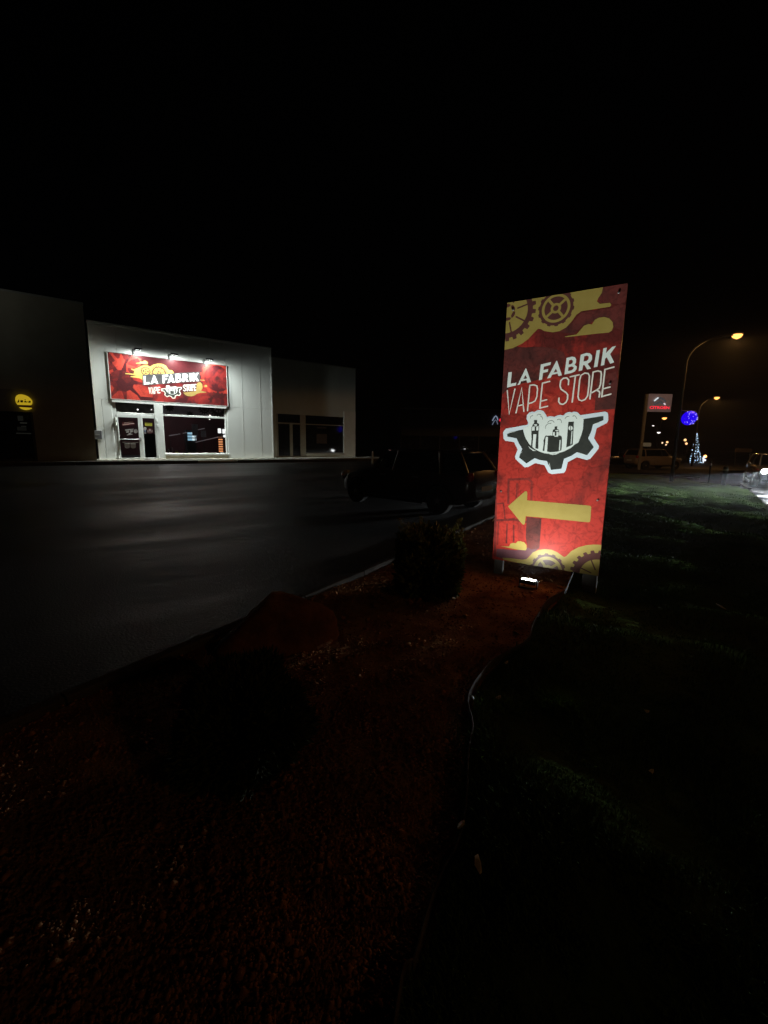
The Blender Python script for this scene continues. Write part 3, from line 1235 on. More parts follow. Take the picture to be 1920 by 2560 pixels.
art_ = art
c = uv3(757, 335)
spoked(c, dist(c, uv3(560, 350)) * 1.0, dist(c, uv3(592, 350)), dist(c, uv3(622, 350)), dist(c, uv3(697, 335)) * .98, dist(c, uv3(725, 335)), 14, .012, .1, 4, M['print_brown'], M['print_gold'], sw=.013)
c = uv3(185, 385)
rr = dist(c, uv3(485, 330))
art.loops('gear', [gear_loop(c, rr, .035, 22, .05, .5)], M['print_brown'], 4)
rin = dist(c, uv3(425, 330))
art.loops('gear_rim', ring(c, rin), M['print_gold'], 5)
items = []
for k in range(8):
    a = .25 + k * math.pi / 4
    items.append(stroke([(c[0] + .52 * rin * math.cos(a), c[1] + .52 * rin * math.sin(a)), (c[0] + 1.02 * rin * math.cos(a), c[1] + 1.02 * rin * math.sin(a))], .016))
for k in range(6):
    a = .6 + k * math.pi / 3
    cc_ = (c[0] + .32 * rin * math.cos(a), c[1] + .32 * rin * math.sin(a))
    items.append([[(cc_[0] + .018 * math.cos(t_) * math.cos(a) - .036 * math.sin(t_) * math.sin(a), cc_[1] + .018 * math.cos(t_) * math.sin(a) + .036 * math.sin(t_) * math.cos(a)) for t_ in np.linspace(0, 2 * math.pi, 14, False)]])
art.many('gear_window', items, M['print_brown'], 6)

# bottom gold
art.fill('gold_cloud', PA([(198, 1184), (330, 1195), (480, 1212), (530, 1205), (570, 1170), (620, 1112), (700, 1077), (790, 1065), (880, 1075), (960, 1110), (1020, 1155), (1050, 1175), (1080, 1165),
                           (1150, 1095), (1250, 1040), (1370, 1010), (1460, 1003), (1640, 1008), (1600, 1600), (600, 1450), (400, 1252), (215, 1215)]), M['print_gold'], 3)
art.fill('gold_cloud', PA([(175, 1027), (290, 1030), (310, 992), (350, 980), (382, 986), (410, 958), (450, 955), (500, 972), (533, 1010), (535, 1060), (520, 1083), (400, 1072), (290, 1050)]), M['print_gold'], 3)
c = uva(825, 1350)
spoked(c, dist(c, uva(829, 1140)), dist(c, uva(829, 1170)), dist(c, uva(829, 1212)), dist(c, uva(827, 1284)), dist(c, uva(827, 1320)), 14, .014, .15, 4, M['print_brown'], M['print_gold'], sw=.015)
c = uva(1520, 1440)
rr = dist(c, uva(1190, 1300))
art.loops('gear', [gear_loop(c, rr, .03, 22, .0, .5)], M['print_brown'], 4)
art.loops('gear_rim', ring(c, rr * .72), M['print_gold'], 5)
items = []
for k in range(8):
    a = .45 + k * math.pi / 4
    items.append(stroke([(c[0] + .3 * rr * math.cos(a), c[1] + .3 * rr * math.sin(a)), (c[0] + .75 * rr * math.cos(a), c[1] + .75 * rr * math.sin(a))], .014))
art.many('gear_window', items, M['print_brown'], 6)

# arrow
art.fill('arrow', PA([(275, 475), (505, 272), (522, 264), (538, 268), (543, 282), (540, 392), (1395, 464), (1420, 470), (1428, 488), (1414, 675), (1405, 692), (1385, 695), (523, 610), (510, 712),
                      (503, 726), (486, 728), (475, 722)]), M['print_gold'], 3)

# LA FABRIK
BIG = [
    ([(250, 395), (291, 390), (276, 533), (346, 520), (341, 553), (231, 581)], []),
    ([(455, 352), (463, 344), (470, 355), (525, 512), (480, 524), (468, 489), (404, 505), (388, 543), (358, 553)], [[(457, 428), (479, 467), (430, 478)]]),
    ([(645, 299), (768, 269), (762, 304), (683, 325), (677, 367), (736, 352), (730, 388), (671, 403), (660, 482), (620, 493)], []),
    ([(830, 262), (838, 250), (846, 262), (902, 430), (862, 441), (848, 409), (780, 425), (765, 460), (720, 471)], [[(828, 350), (847, 387), (800, 398)]]),
    ([(958, 219), (1025, 203), (1060, 210), (1076, 235), (1074, 275), (1056, 303), (1083, 322), (1081, 355), (1055, 388), (1010, 405), (932, 421)],
     [[(990, 247), (1020, 240), (1037, 254), (1030, 282), (1008, 296), (984, 300)], [(981, 333), (1020, 322), (1046, 332), (1040, 355), (1015, 371), (976, 378)]]),
    ([(1130, 180), (1200, 158), (1244, 162), (1270, 190), (1268, 238), (1250, 268), (1215, 291), (1257, 349), (1210, 360), (1176, 305), (1160, 308), (1150, 370), (1105, 381)],
     [[(1174, 200), (1208, 190), (1230, 203), (1225, 235), (1205, 254), (1165, 263)]]),
    ([(1325, 127), (1367, 120), (1335, 325), (1290, 335)], []),
    ([(1408, 102), (1450, 93), (1438, 160), (1516, 82), (1562, 72), (1490, 172), (1538, 272), (1490, 290), (1450, 212), (1428, 228), (1418, 305), (1376, 315)], []),
]
art.many('bold_lettering', [[art.px(P5(o))] + [art.px(P5(h_)) for h_ in hs] for o, hs in BIG], M['print_white'], 3)
THIN = [[(236, 617), (258, 905), (328, 600)], [(342, 888), (412, 582), (437, 870)], [(374, 802), (430, 788)],
        [(482, 862), (510, 553)], [(512, 553), (560, 547), (596, 560), (604, 600), (596, 690), (575, 742), (540, 763), (497, 775)],
        [(753, 505), (664, 527), (632, 830), (727, 808)], [(645, 747), (716, 729)],
        [(980, 545), (985, 490), (960, 462), (920, 466), (888, 495), (878, 560), (892, 600), (950, 640), (972, 668), (970, 720), (950, 762), (915, 785), (880, 778), (862, 750), (866, 708)],
        [(1003, 449), (1112, 425)], [(1066, 440), (1027, 758)],
        [(1243, 718), (1283, 392), (1340, 376), (1378, 386), (1383, 420), (1373, 540), (1355, 590), (1325, 610), (1262, 645)], [(1325, 612), (1358, 628), (1363, 650), (1355, 695)],
        [(1535, 330), (1427, 360), (1388, 690), (1498, 660)], [(1396, 598), (1488, 574)]]
items = [stroke([uv5(*p) for p in q], .0145) for q in THIN]
items.append(stroke([uv5(*p) for p in [(1120, 480), (1135, 430), (1180, 403), (1222, 408), (1238, 440), (1230, 560), (1215, 680), (1185, 725), (1145, 742), (1110, 730), (1098, 690), (1108, 580)]], .0145, True))
art.many('thin_lettering', items, M['print_cream'], 3)

# emblem -------------------------------------------------------------
EM_OUT = [(60, 375), (90, 352), (395, 297), (402, 262), (380, 215), (385, 160), (420, 120), (460, 110), (495, 112), (530, 90), (575, 84), (620, 100), (655, 150), (672, 185), (720, 174), (780, 182),
          (830, 160), (870, 155), (905, 165), (940, 130), (990, 112), (1030, 120), (1060, 108), (1110, 118), (1150, 160), (1500, 108), (1535, 120), (1548, 150), (1548, 230), (1530, 270), (1385, 345),
          (1345, 490), (1415, 600), (1410, 640), (1290, 785), (1240, 800), (1100, 762), (970, 830), (940, 950), (915, 985), (740, 1003), (690, 980), (635, 875), (505, 845), (400, 902), (350, 905),
          (225, 790), (215, 750), (252, 650), (200, 545), (75, 525), (50, 495), (45, 410)]
EM_IN = [(330, 340), (410, 318), (420, 262), (402, 215), (405, 165), (435, 138), (500, 130), (540, 108), (600, 112), (640, 160), (665, 205), (720, 194), (785, 200), (840, 178), (905, 185), (950, 145),
         (1000, 130), (1060, 128), (1105, 138), (1145, 180), (1205, 200), (1200, 350), (1160, 470), (1090, 580), (1000, 660), (880, 705), (720, 722), (600, 700), (500, 645), (420, 580), (360, 480)]
EM_GEAR = [(103, 430), (190, 395), (330, 365), (345, 430), (372, 500), (420, 575), (490, 640), (560, 680), (640, 706), (730, 714), (820, 706), (920, 678), (1020, 625), (1100, 552), (1160, 455),
           (1188, 350), (1195, 215), (1478, 172), (1480, 232), (1330, 292), (1308, 380), (1260, 492), (1340, 618), (1245, 732), (1100, 690), (1020, 742), (915, 784), (880, 925), (733, 943),
           (668, 815), (580, 803), (497, 775), (378, 850), (272, 765), (318, 640), (268, 560), (238, 492), (105, 466)]
EM_BLACK = [[(487, 230), (533, 228), (531, 268), (560, 290), (556, 318), (520, 322), (505, 318), (458, 325), (470, 292), (488, 270)],
            [(450, 385), (552, 378), (553, 400), (548, 640), (532, 640), (505, 632), (520, 430), (478, 432), (462, 618), (444, 596), (452, 500), (448, 420)],
            [(497, 325), (520, 325), (517, 385), (495, 385)], [(552, 318), (560, 318), (556, 390), (550, 390)], [(450, 325), (458, 325), (455, 385), (449, 385)],
            [(783, 322), (818, 320), (816, 358), (842, 368), (845, 398), (812, 402), (790, 400), (752, 402), (758, 372), (782, 358)],
            [(785, 400), (808, 400), (806, 455), (784, 455)], [(840, 398), (846, 398), (842, 455), (837, 455)], [(750, 402), (756, 402), (754, 455), (748, 455)],
            [(640, 470), (655, 453), (770, 452), (780, 470), (830, 470), (835, 452), (870, 453), (886, 478), (884, 600), (876, 662), (820, 682), (720, 690), (610, 668), (625, 560), (622, 520), (632, 500)],
            [(978, 256), (1058, 254), (1040, 580), (1018, 592), (948, 622)]]
EM_WHITE = [[(655, 470), (687, 470), (673, 686), (633, 680)], [(853, 515), (868, 512), (860, 660), (842, 664)], [(1024, 388), (1038, 386), (1022, 572), (1009, 580)],
            circ((1010, 345), 31, 33), [(405, 598), (440, 632), (480, 655), (522, 672), (470, 668), (425, 635)], [(700, 716), (780, 715), (868, 690), (800, 722), (750, 728)],
            [(1040, 596), (1100, 545), (1155, 465), (1120, 550)], [(1110, 690), (1230, 728), (1200, 728)], [(697, 835), (712, 860), (726, 938)], [(275, 728), (300, 690), (325, 670)],
            [(115, 408), (160, 398), (232, 392), (160, 408)], [(1320, 298), (1370, 275), (1432, 266), (1380, 288)], [(482, 292), (530, 288), (530, 312), (500, 312)], [(462, 335), (494, 332), (492, 372), (460, 378)],
            [(524, 332), (548, 330), (546, 372), (522, 376)], [(788, 375), (838, 372), (836, 390), (800, 390)]]
EM_ARC = [[(432, 208), (440, 180), (468, 165)], [(530, 160), (560, 145), (588, 160)], [(580, 175), (603, 190), (608, 220)], [(680, 270), (708, 242), (750, 238), (775, 265)],
          [(652, 352), (656, 310), (690, 284), (732, 278)], [(820, 225), (850, 218), (876, 238), (880, 268)], [(930, 212), (948, 186), (988, 177)], [(1040, 176), (1072, 170), (1100, 212)]]
art.loops('emblem_border', [[tuple(q) for q in catmull([uvl(*p) for p in EM_OUT], 1, True)]], M['print_border'], 3)
art.loops('emblem_ground', [[uvl(*p) for p in EM_IN]], M['print_white'], 4)
art.many('emblem_gear', [[[uvl(*p) for p in EM_GEAR]]], M['print_black'], 5)
art.many('emblem_device', [[[uvl(*p) for p in q]] for q in EM_BLACK] + [stroke([uvl(*p) for p in catmull(q, 3)], .0042) for q in EM_ARC], M['print_black'], 6)
eh_ = art.many('emblem_highlight', [[[uvl(*p) for p in q]] for q in EM_WHITE], M['print_white'], 7)
eh_['kind'] = 'stuff'
art.many('emblem_mark', [[[uvl(*p) for p in [(1006, 312), (1014, 312), (1014, 378), (1006, 378)]]]], M['print_black'], 8)

# screws, posts and feet
for f_ in (c3(1503, 148), c3(250, 352), c5(1487, 530), ca(181, 268), ca(1515, 388), (1362, 1225)):
    u, v = smap(*f_)
    if f_ == (1362, 1225): continue
    MB().lathe([(.011, 0), (.010, -.002), (.005, -.003)], (u, -.0015, v), 'y', 10).build('screw', M['alu'], SG)
LEG = mat('weathered_post', (.12, .115, .10), .8, noise_=(6, (.08, .075, .07)))
MB().bbox(.015, .125, .034, .09, -SZ - .12, SHT - .1, .004).build('post', LEG, SG)
MB().bbox(SWD - .16, SWD - .02, .034, .09, -SZ - .12, SHT - .1, .004).build('post', LEG, SG)
MB().box(SWD - .017, SWD - .010, .034, .09, -SZ - .1, SHT - .1).build('post_edge', M['trim'], SG)
for zz in (.3, 1.5, 2.7):
    MB().box(.13, SWD - .165, .0335, .07, zz, zz + .05).build('crossbar', M['steel'], SG)

# ground floodlight of the sign
fl = at(1320, 1470)
FLr = math.atan2(SD[1], SD[0])
FL = tag(empty('floodlight', (fl[0], fl[1], gz(fl[0], fl[1])), FLr), 'small bright floodlight on the red gravel below the roadside sign', 'floodlight', 'floodlights')
ho = MB()
tl = R(38)
hb_ = bpy.data.objects.new('housing', None)
def tiltbox(name, m, x0, x1, y0, y1, z0, z1, ang, parent, piv=(0, 0, .07)):
    o = MB().bbox(x0, x1, y0, y1, z0, z1, .004).build(name, m, parent)
    o.rotation_euler.x = ang
    o.location = piv
    return o
tiltbox('housing', M['black'], -.085, .085, -.02, .025, -.06, .06, R(80), FL)
ln = tiltbox('lens', emis('flood_lens', (.93, 1, .95), 42), -.068, .068, .026, .028, -.045, .045, R(80), FL)
MB().bbox(-.10, -.09, -.02, .02, 0, .09, .002).build('bracket', M['black'], FL)
MB().bbox(.09, .10, -.02, .02, 0, .09, .002).build('bracket', M['black'], FL)
MB().bbox(-.10, .10, -.03, .03, -.01, .008, .002).build('base_plate', M['black'], FL)
# local +y of the lamp points at the sign (the panel front faces -y)
washer('flood_beam', FL, (0, .03, .15), SIGN_P, (.93, 1.0, .95), (-sgn_n[0], -sgn_n[1], 0), 2.1, ((0, 0, 1), .08, .6), .03, .10)

# ------------------------------------------------------------------ shop banner
bu0, bu1 = .7222, 6.3249
bz0, bz1 = 3.5211, 5.7014
BW, BH = bu1 - bu0, bz1 - bz0
BAN = tag(empty('shop_banner', tuple(B0 + BD * bu0 + BN * .025) + (bz0,), BR), 'wide red shop banner with gears, grey name plate and white emblem above the door', 'banner')
MB().bbox(0, BW, -.004, .024, 0, BH, .004).build('panel', M['bred'], BAN)
bmap = lambda px, py: (wall(px, py, .03)[0] - bu0, wall(px, py, .03)[1] - bz0)
art_ = ab = Art(BAN, bmap, BW, BH, -.0041, .0002)
cb = lambda a, b: (240 + a * .217, 860 + b * .217)
c8 = lambda a, b: (340 + a * .1085, 900 + b * .1085)
uvb = lambda a, b: bmap(*cb(a, b))
uv8 = lambda a, b: bmap(*c8(a, b))
# ghost gears
gh = []
for cc_, r_, n_ in (((300, 425), 100, 9), ((290, 240), 60, 8)):
    c = uvb(*cc_)
    r_m = r_ * .0155 * .95
    for k in range(n_):
        a = 2 * math.pi * k / n_ + .3
        gh.append([[(c[0] + r_m * rr_ * math.cos(a + da), c[1] + r_m * rr_ * math.sin(a + da)) for rr_, da in ((.35, -.15), (.7, -.34), (1, -.1), (.95, .2), (.6, .28), (.35, .15))]])
c = uvb(260, 520)
for k_, g_ in enumerate(gh[:9]): ab.loops('print_patch', g_, M['bred3'], 1 + .05 * k_)
for k_, g_ in enumerate(gh[9:]): ab.loops('print_patch', g_, M['bred2'], 1.5 + .05 * k_)
ab.fill('print_patch', Q(cb, [(165, 430), (300, 540), (420, 560), (480, 640), (520, 700), (180, 660)]), M['bred2'], 1, smooth=True)
c = uvb(1400, 400)
ab.loops('print_patch', [gear_loop(c, .85, .07, 16)] + [ring(c, .7)[0]], M['bred3'], 1)
for k_, g_ in enumerate([ring((c[0] + .42 * math.cos(a), c[1] + .42 * math.sin(a)), .12, n=14) for a in (0, 1.25, 2.5, 3.75, 5)] + [ring(c, .13, n=14)]): ab.loops('print_patch', g_, M['bred2'], 2 + .05 * k_)
c = uvb(1410, 665)
ab.loops('print_patch', [gear_loop(c, .48, .09, 14)] + [ring(c, .33)[0]], M['bred2'], 2)
ab.loops('print_patch', ring(c, .12), M['bred2'], 2)
GB = M['print_dgold']
GB2 = mat('bright_gold_print', (.56, .42, .10), .45, noise_=(4, (.50, .37, .09)))
ab.fill('gold_cloud', Q(cb, [(405, 283), (440, 291), (500, 267), (530, 250), (590, 245), (625, 262), (660, 238), (710, 226), (760, 228), (805, 250), (838, 298), (880, 305), (898, 332), (700, 420), (535, 420),
                             (525, 405), (500, 393), (395, 380), (400, 371), (470, 362), (335, 345), (338, 335), (430, 343), (445, 312), (405, 291)]), GB2, 3)
ab.fill('gold_cloud', Q(cb, [(455, 222), (500, 214), (510, 203), (535, 205), (548, 194), (575, 194), (598, 214), (596, 235), (560, 230)]), GB2, 3)
ab.fill('gold_cloud', Q(c8, [(1400, 540), (1440, 515), (1490, 515), (1525, 560), (1537, 620), (1530, 660), (1500, 712), (1620, 735), (1620, 752), (1480, 757), (1400, 780), (1340, 820), (1270, 838),
                             (1190, 830), (1130, 800), (1085, 752), (1380, 720), (1400, 600)]), GB, 3)
ab.fill('gold_cloud', Q(c8, [(1478, 455), (1580, 460), (1580, 475), (1478, 468)]), GB, 3)
ab.fill('gold_cloud', Q(c8, circ((1605, 600), 38, 26)), GB, 3)
c = uvb(573, 314)
rq = dist(c, uvb(625, 318))
spoked(c, rq, rq * .82, rq * .66, rq * .3, rq * .15, 14, .03, .1, 4, M['print_brown'], GB2, sw=.03)
c = uvb(728, 335)
rq = dist(c, uvb(805, 335))
ab.loops('gear', [gear_loop(c, rq, .07, 26, .05, .45)], M['print_brown'], 4)
ab.loops('gear_rim', ring(c, rq * .84), GB2, 5)
items = [stroke([(c[0] + .5 * rq * math.cos(a), c[1] + .5 * rq * math.sin(a)), (c[0] + .8 * rq * math.cos(a), c[1] + .8 * rq * math.sin(a))], .03) for a in np.arange(.3, 6.2, .785)]
items += [ring((c[0] + .22 * rq * math.cos(a), c[1] + .22 * rq * math.sin(a)), .045, n=10) for a in np.arange(.2, 6.2, 1.57)]
ab.many('gear_window', items, M['print_brown'], 6)
ab.fill('name_plate', Q(c8, [(148, 342), (1465, 272), (1472, 488), (152, 588)]), M['print_grey'], 7)
BIG2 = [([(175, 372), (222, 368), (224, 518), (308, 510), (310, 558), (182, 568)], []),
        ([(405, 358), (430, 356), (516, 548), (462, 552), (442, 512), (402, 516), (386, 552), (332, 558)], [[(425, 436), (446, 482), (406, 485)]]),
        ([(610, 346), (738, 338), (740, 375), (655, 384), (657, 420), (715, 415), (716, 455), (659, 462), (662, 532), (615, 538)], []),
        ([(797, 335), (825, 334), (893, 520), (846, 524), (830, 490), (785, 492), (772, 528), (722, 532)], [[(808, 403), (829, 452), (791, 455)]]),
        ([(910, 322), (990, 317), (1022, 335), (1028, 378), (1012, 408), (1048, 432), (1050, 478), (1010, 508), (915, 519)], [[(953, 358), (980, 356), (988, 372), (980, 388), (955, 391)], [(955, 428), (995, 424), (1008, 448), (994, 474), (957, 478)]]),
        ([(1070, 318), (1150, 312), (1192, 338), (1197, 388), (1168, 424), (1216, 496), (1166, 502), (1130, 440), (1113, 440), (1116, 506), (1076, 509)], [[(1111, 350), (1145, 347), (1156, 368), (1142, 392), (1113, 396)]]),
        ([(1238, 308), (1273, 306), (1276, 491), (1241, 495)], []),
        ([(1303, 300), (1345, 298), (1348, 366), (1390, 301), (1440, 297), (1387, 388), (1450, 482), (1400, 488), (1352, 410), (1352, 490), (1310, 493)], [])]
ab.many('bold_lettering', [[ab.px(Q(c8, o))] + [ab.px(Q(c8, h_)) for h_ in hs] for o, hs in BIG2], mat('bright_white_print', (.86, .87, .84), .4), 8)
TH2 = [[(298, 637), (323, 772), (349, 633)], [(366, 772), (390, 632), (412, 770)], [(376, 738), (406, 735)], [(432, 768), (430, 634), (468, 631), (483, 655), (470, 700), (434, 706)],
       [(548, 630), (500, 634), (503, 757), (550, 752)], [(502, 692), (542, 688)],
       [(1146, 605), (1138, 580), (1112, 578), (1096, 600), (1105, 638), (1142, 662), (1145, 695), (1118, 715), (1094, 695)], [(1152, 578), (1208, 573)], [(1180, 577), (1182, 710)],
       [(1286, 706), (1283, 571), (1312, 570), (1322, 598), (1314, 625), (1290, 640), (1326, 702)], [(1380, 564), (1342, 568), (1347, 700), (1384, 692)], [(1345, 634), (1376, 629)]]
items = [stroke([uv8(*p) for p in q], .052) for q in TH2]
items.append(stroke([uv8(*p) for p in [(1216, 600), (1225, 576), (1250, 574), (1262, 600), (1264, 675), (1252, 702), (1228, 704), (1217, 680)]], .052, True))
ab.many('thin_lettering', items, M['print_cream'], 3)
# emblem, the same drawing as on the roadside sign
eu = [uvl(*p) for p in EM_OUT]
ex0, ex1 = min(p[0] for p in eu), max(p[0] for p in eu)
ez0, ez1 = min(p[1] for p in eu), max(p[1] for p in eu)
tL, tR_, tT, tBt = uv8(575, 690), uv8(1058, 650), uv8(740, 580), uv8(865, 892)
def em(p):
    u, v = uvl(*p)
    a, b = (u - ex0) / (ex1 - ex0), (v - ez0) / (ez1 - ez0)
    return (tL[0] + a * (tR_[0] - tL[0]), tBt[1] + b * (tT[1] - tBt[1]))
ab.loops('emblem_border', [[em(p) for p in EM_OUT]], M['print_cream'], 4)
ab.loops('emblem_ground', [[em(p) for p in EM_IN]], M['print_white'], 5)
ab.many('emblem_gear', [[[em(p) for p in EM_GEAR]]], M['print_black'], 6)
ab.many('emblem_device', [[[em(p) for p in q]] for q in EM_BLACK], M['print_black'], 7)
# frame trim of the banner
for a in ((-.03, BW + .03, BH, BH + .02), (-.03, BW + .03, -.02, 0), (-.03, -.002, 0, BH), (BW + .002, BW + .03, 0, BH)):
    MB().box(a[0], a[1], -.01, .024, a[2], a[3]).build('edge_profile', M['darkframe'] if a[3] > BH else M['trim'], BAN)

# three arm floodlights above the banner
spots = [(334, 884, 345, 872), (424, 897, 436, 885), (510, 910, 524, 898)]
names = ['leftmost of the three black arm floodlights above the shop banner', 'middle of the three black arm floodlights above the shop banner', 'rightmost of the three black arm floodlights above the shop banner']
for i, (ax, ay, bx, by) in enumerate(spots):
    s_, z_ = wall(ax, ay - 6, 0)
    s2, z2 = wall(bx, by, .42)
    o = tag(empty('arm_floodlight', tuple(B0 + BD * s_ + BN * .0) + (z_,), BR), names[i], 'floodlight', 'floodlights')
    ex = s2 - s_
    ez = z2 - z_
    MB().bbox(-.055, .055, -.07, -.002, -.13, .10, .008).build('wall_box', M['black'], o)
    MB().tube([(0, -.07, .04), (ex * .5, -.22, max(.06, ez)), (ex, -.40, ez)], .014, 8).build('arm', M['black'], o)
    hd = MB().bbox(-.17, .17, -.10, .10, -.03, .03, .01).build('lamp_head', M['black'], o)
    hd.location = (ex, -.42, ez)
    hd.rotation_euler.x = R(18)
    l2 = MB().box(-.14, .14, -.08, .08, -.034, -.031).build('lens', emis('spot_lens', (.93, 1, .95), 16), hd)
    washer('flood_beam', o, (ex, -.42, ez - .07), SHOP_P, (.93, 1.0, .95), (-BN[0], -BN[1], 0), 1.25, ((0, 0, -1), -.28, .78), .05)
    lamp('flood_spill', 'AREA', o, (ex, -.44, ez - .06), SPILL_P, (.93, 1.0, .95), aim=(0, -.25, -.95), shape='RECTANGLE', size=.26, size_y=.14, spread=R(160))

# small grey box sign at the corner
bs0, bz = wall(236, 1098, .12)
bs1, bzt = wall(250, 1076, .12)
bx_ = tag(empty('letter_box', tuple(B0 + BD * (bs0 + .15) + BN * 0) + (bz,), BR), 'small dark grey letter box on the white wall beside the tan unit', 'letter box')
MB().bbox(-.20, .17, -.14, -.002, 0, bzt - bz, .01).build('body', mat('grey_box', (.07, .07, .075), .5), bx_)
MB().box(-.08, .08, -.146, -.1405, .2, .23).build('slot', M['pale'], bx_)

# things inside the shop (local coordinates of the front)
def shop_thing(name, label, cat, group=None):
    return tag(empty(name, BORG, BR), label, cat, group)
ci = lambda a, b: (400 + a * .1085, 1020 + b * .1085)
def wi(a, b, depth): return wall(*ci(a, b), -depth)
fr_ = shop_thing('display_cabinet', 'glowing pale blue shelf cabinet inside the shop window', 'cabinet')
dp = 2.0
x0, z0 = wi(635, 755, dp)
x1, z1 = wi(798, 550, dp)
MB().bbox(x0 - .05, x1 + .05, dp + .02, dp + .45, ZB + .02, z1 + .1, .01).build('body', M['black'], fr_)
for k in range(3):
    za = z0 + (z1 - z0) * (k + .10) / 3
    zc = z0 + (z1 - z0) * (k + .78) / 3
    MB().box(x0 + .02, x0 + (x1 - x0) * .72, dp + .01, dp + .018, za, zc).build('lit_shelf', emis('shelf_glow', (.45, .78, 1), 1.1), fr_)
    MB().lathe([(.10, 0), (.12, .12), (.09, (zc - za) * 1.05)], (x0 + (x1 - x0) * .86, dp - .05, za), 'z', 12).build('lit_jar', emis('jar_glow', (.8, .95, 1), 1.6), fr_)
sp = shop_thing('lit_column', 'orange and white striped glowing column at the right of the shop window', 'column')
dp = .55
x0, _ = wi(1362, 900, dp)
x1, _ = wi(1442, 900, dp)
xc = (x0 + x1) / 2
zt, zb_ = wi(1400, 635, dp)[1], wi(1400, 1010, dp)[1]
nst = 7
for k in range(nst):
    za = zb_ + (zt - zb_) * (k + .0) / nst
    zc = zb_ + (zt - zb_) * (k + .55) / nst
    MB().lathe([(.11, za), (.125, (za + zc) / 2), (.11, zc)], (xc, dp, 0), 'z', 14).build('glowing_band', emis('band_glow', (1, .36, .14) if k < 6 else (.6, .25, .15), 1.6 if k < 6 else .35), sp)
MB().tube([(xc, dp, ZB + .02), (xc, dp, zt + .1)], .07, 10).build('core', M['black'], sp)
for (a, b, c_, d) in ((1340, 470, 1412, 580), (1445, 485, 1510, 590), (1450, 615, 1515, 680)):
    u0, zt_ = wi(a, b, .5)
    u1, zb2_ = wi(c_, d, .5)
    q_ = shop_thing('lit_lamp_box', 'bright white lamp box %s' % {1340: 'on top of the orange striped column', 1445: 'right of the orange column, the upper of two', 1450: 'right of the orange column, the lower of two'}[a], 'lamp', 'lit lamp boxes in the shop window')
    if a == 1450:
        MB().lathe([(.03, zb2_), ((u1 - u0) / 2, zb2_ + .08), ((u1 - u0) / 2, zt_ - .08), (.03, zt_)], ((u0 + u1) / 2, .5, 0), 'z', 14).build('lit_body', emis('lamp_glow', (1, .97, .95), 2.2), q_)
    else:
        MB().bbox(u0, u1, .48, .60, zb2_, zt_, .02).build('lit_body', emis('lamp_glow', (1, .97, .95), 2.2), q_)
    MB().tube([((u0 + u1) / 2, .56, ZB + .01), ((u0 + u1) / 2, .56, zb2_ - .001)], .02, 8).build('stand', M['black'], q_)
# pale rails with a glow of their own painted in, though no lamps
for k, (A, Bq, dpt) in enumerate((((205, 642), (465, 596), 1.0), ((525, 582), (630, 566), 1.4), ((785, 522), (1030, 470), 1.4), ((820, 790), (1350, 668), .9))):
    a, b = wi(*A, dpt), wi(*Bq, dpt)
    q_ = shop_thing('display_rail', ['pale display rail at the left of the shop window', 'short pale rail left of the glowing cabinet', 'pale rail above and right of the glowing cabinet', 'long pale rail running down to the right behind the window'][k], 'rail', 'display rails in the shop')
    MB().tube([(a[0], dpt, a[1]), (b[0], dpt, b[1])], .024, 8).build('rail', mat('glowing_rail', (.5, .45, .46), .5, emit=(.5, .42, .46), es=.20), q_)
    MB().tube([(a[0] + .05, dpt, a[1] - .03), (a[0] + .05, dpt, ZB + .01)], .012, 8).build('rail_post', M['black'], q_)
# posters and shelves
for k, (a, b, c_, d) in enumerate(((730, 370, 880, 640), (940, 520, 1065, 670))):
    u0, zt_ = wi(a, b, 1.2)
    u1, zb2_ = wi(c_, d, 1.2)
    q_ = shop_thing('poster_board', ['grey poster board right above the glowing cabinet', 'smaller grey poster board beside the first in the window'][k], 'poster', 'poster boards in the window')
    MB().bbox(u0, u1, 1.2, 1.23, zb2_, zt_, .005).build('board', mat('poster_grey', (.2, .2, .23), .6, noise_=(4, (.14, .14, .17))), q_)
    MB().box((u0 + u1) / 2 - .02, (u0 + u1) / 2 + .02, 1.24, 1.27, ZB + .01, zt_ - .02).build('stand', M['black'], q_)
for k, (a, b, c_, d, m_) in enumerate(((150, 940, 230, 1035, 'st_white'), (258, 905, 300, 1035, 'st_white'), (340, 985, 410, 1035, 'st_yellow'))):
    u0, zt_ = wi(a, b, .3)
    u1, zb2_ = wi(c_, d, .3)
    q_ = shop_thing('display_bottle', ['squat white bottle at the left end of the window sill', 'tall white bottle second from the left on the sill', 'low yellowish box third from the left on the sill'][k], 'bottle', 'goods standing in the shop window')
    r_ = (u1 - u0) / 2
    if k < 2:
        MB().lathe([(r_ * .9, zwb + .002), (r_, zwb + .05), (r_, zt_ - .1), (r_ * .45, zt_ - .04), (r_ * .4, zt_)], ((u0 + u1) / 2, .24, 0), 'z', 14).build('bottle_body', M[m_], q_)
    else:
        MB().bbox(u0, u1, .18, .28, zwb + .002, zt_, .01).build('box_body', M[m_], q_)
part('window_shelf', M['roomgrey'], SH, mulR + .03, oR - .11, .13, .40, zwb - .05, zwb)
o_ = shop_thing('fill_pendant', 'pendant lamp added deep inside the white shop to brighten it', 'lamp')
MB().lathe([(.02, .1), (.10, 0), (.10, -.02)], (3.6, 3.0, 3.3), 'z', 14).build('lamp_shade', M['black'], o_)
MB().tube([(3.6, 3.0, 3.4), (3.6, 3.0, 4.19)], .008, 6).build('cord', M['black'], o_)
lamp('room_fill', 'POINT', o_, (3.6, 3.0, 3.22), 95, (1, .92, .92), shadow_soft_size=.06)  # added light that makes the shop interior visible
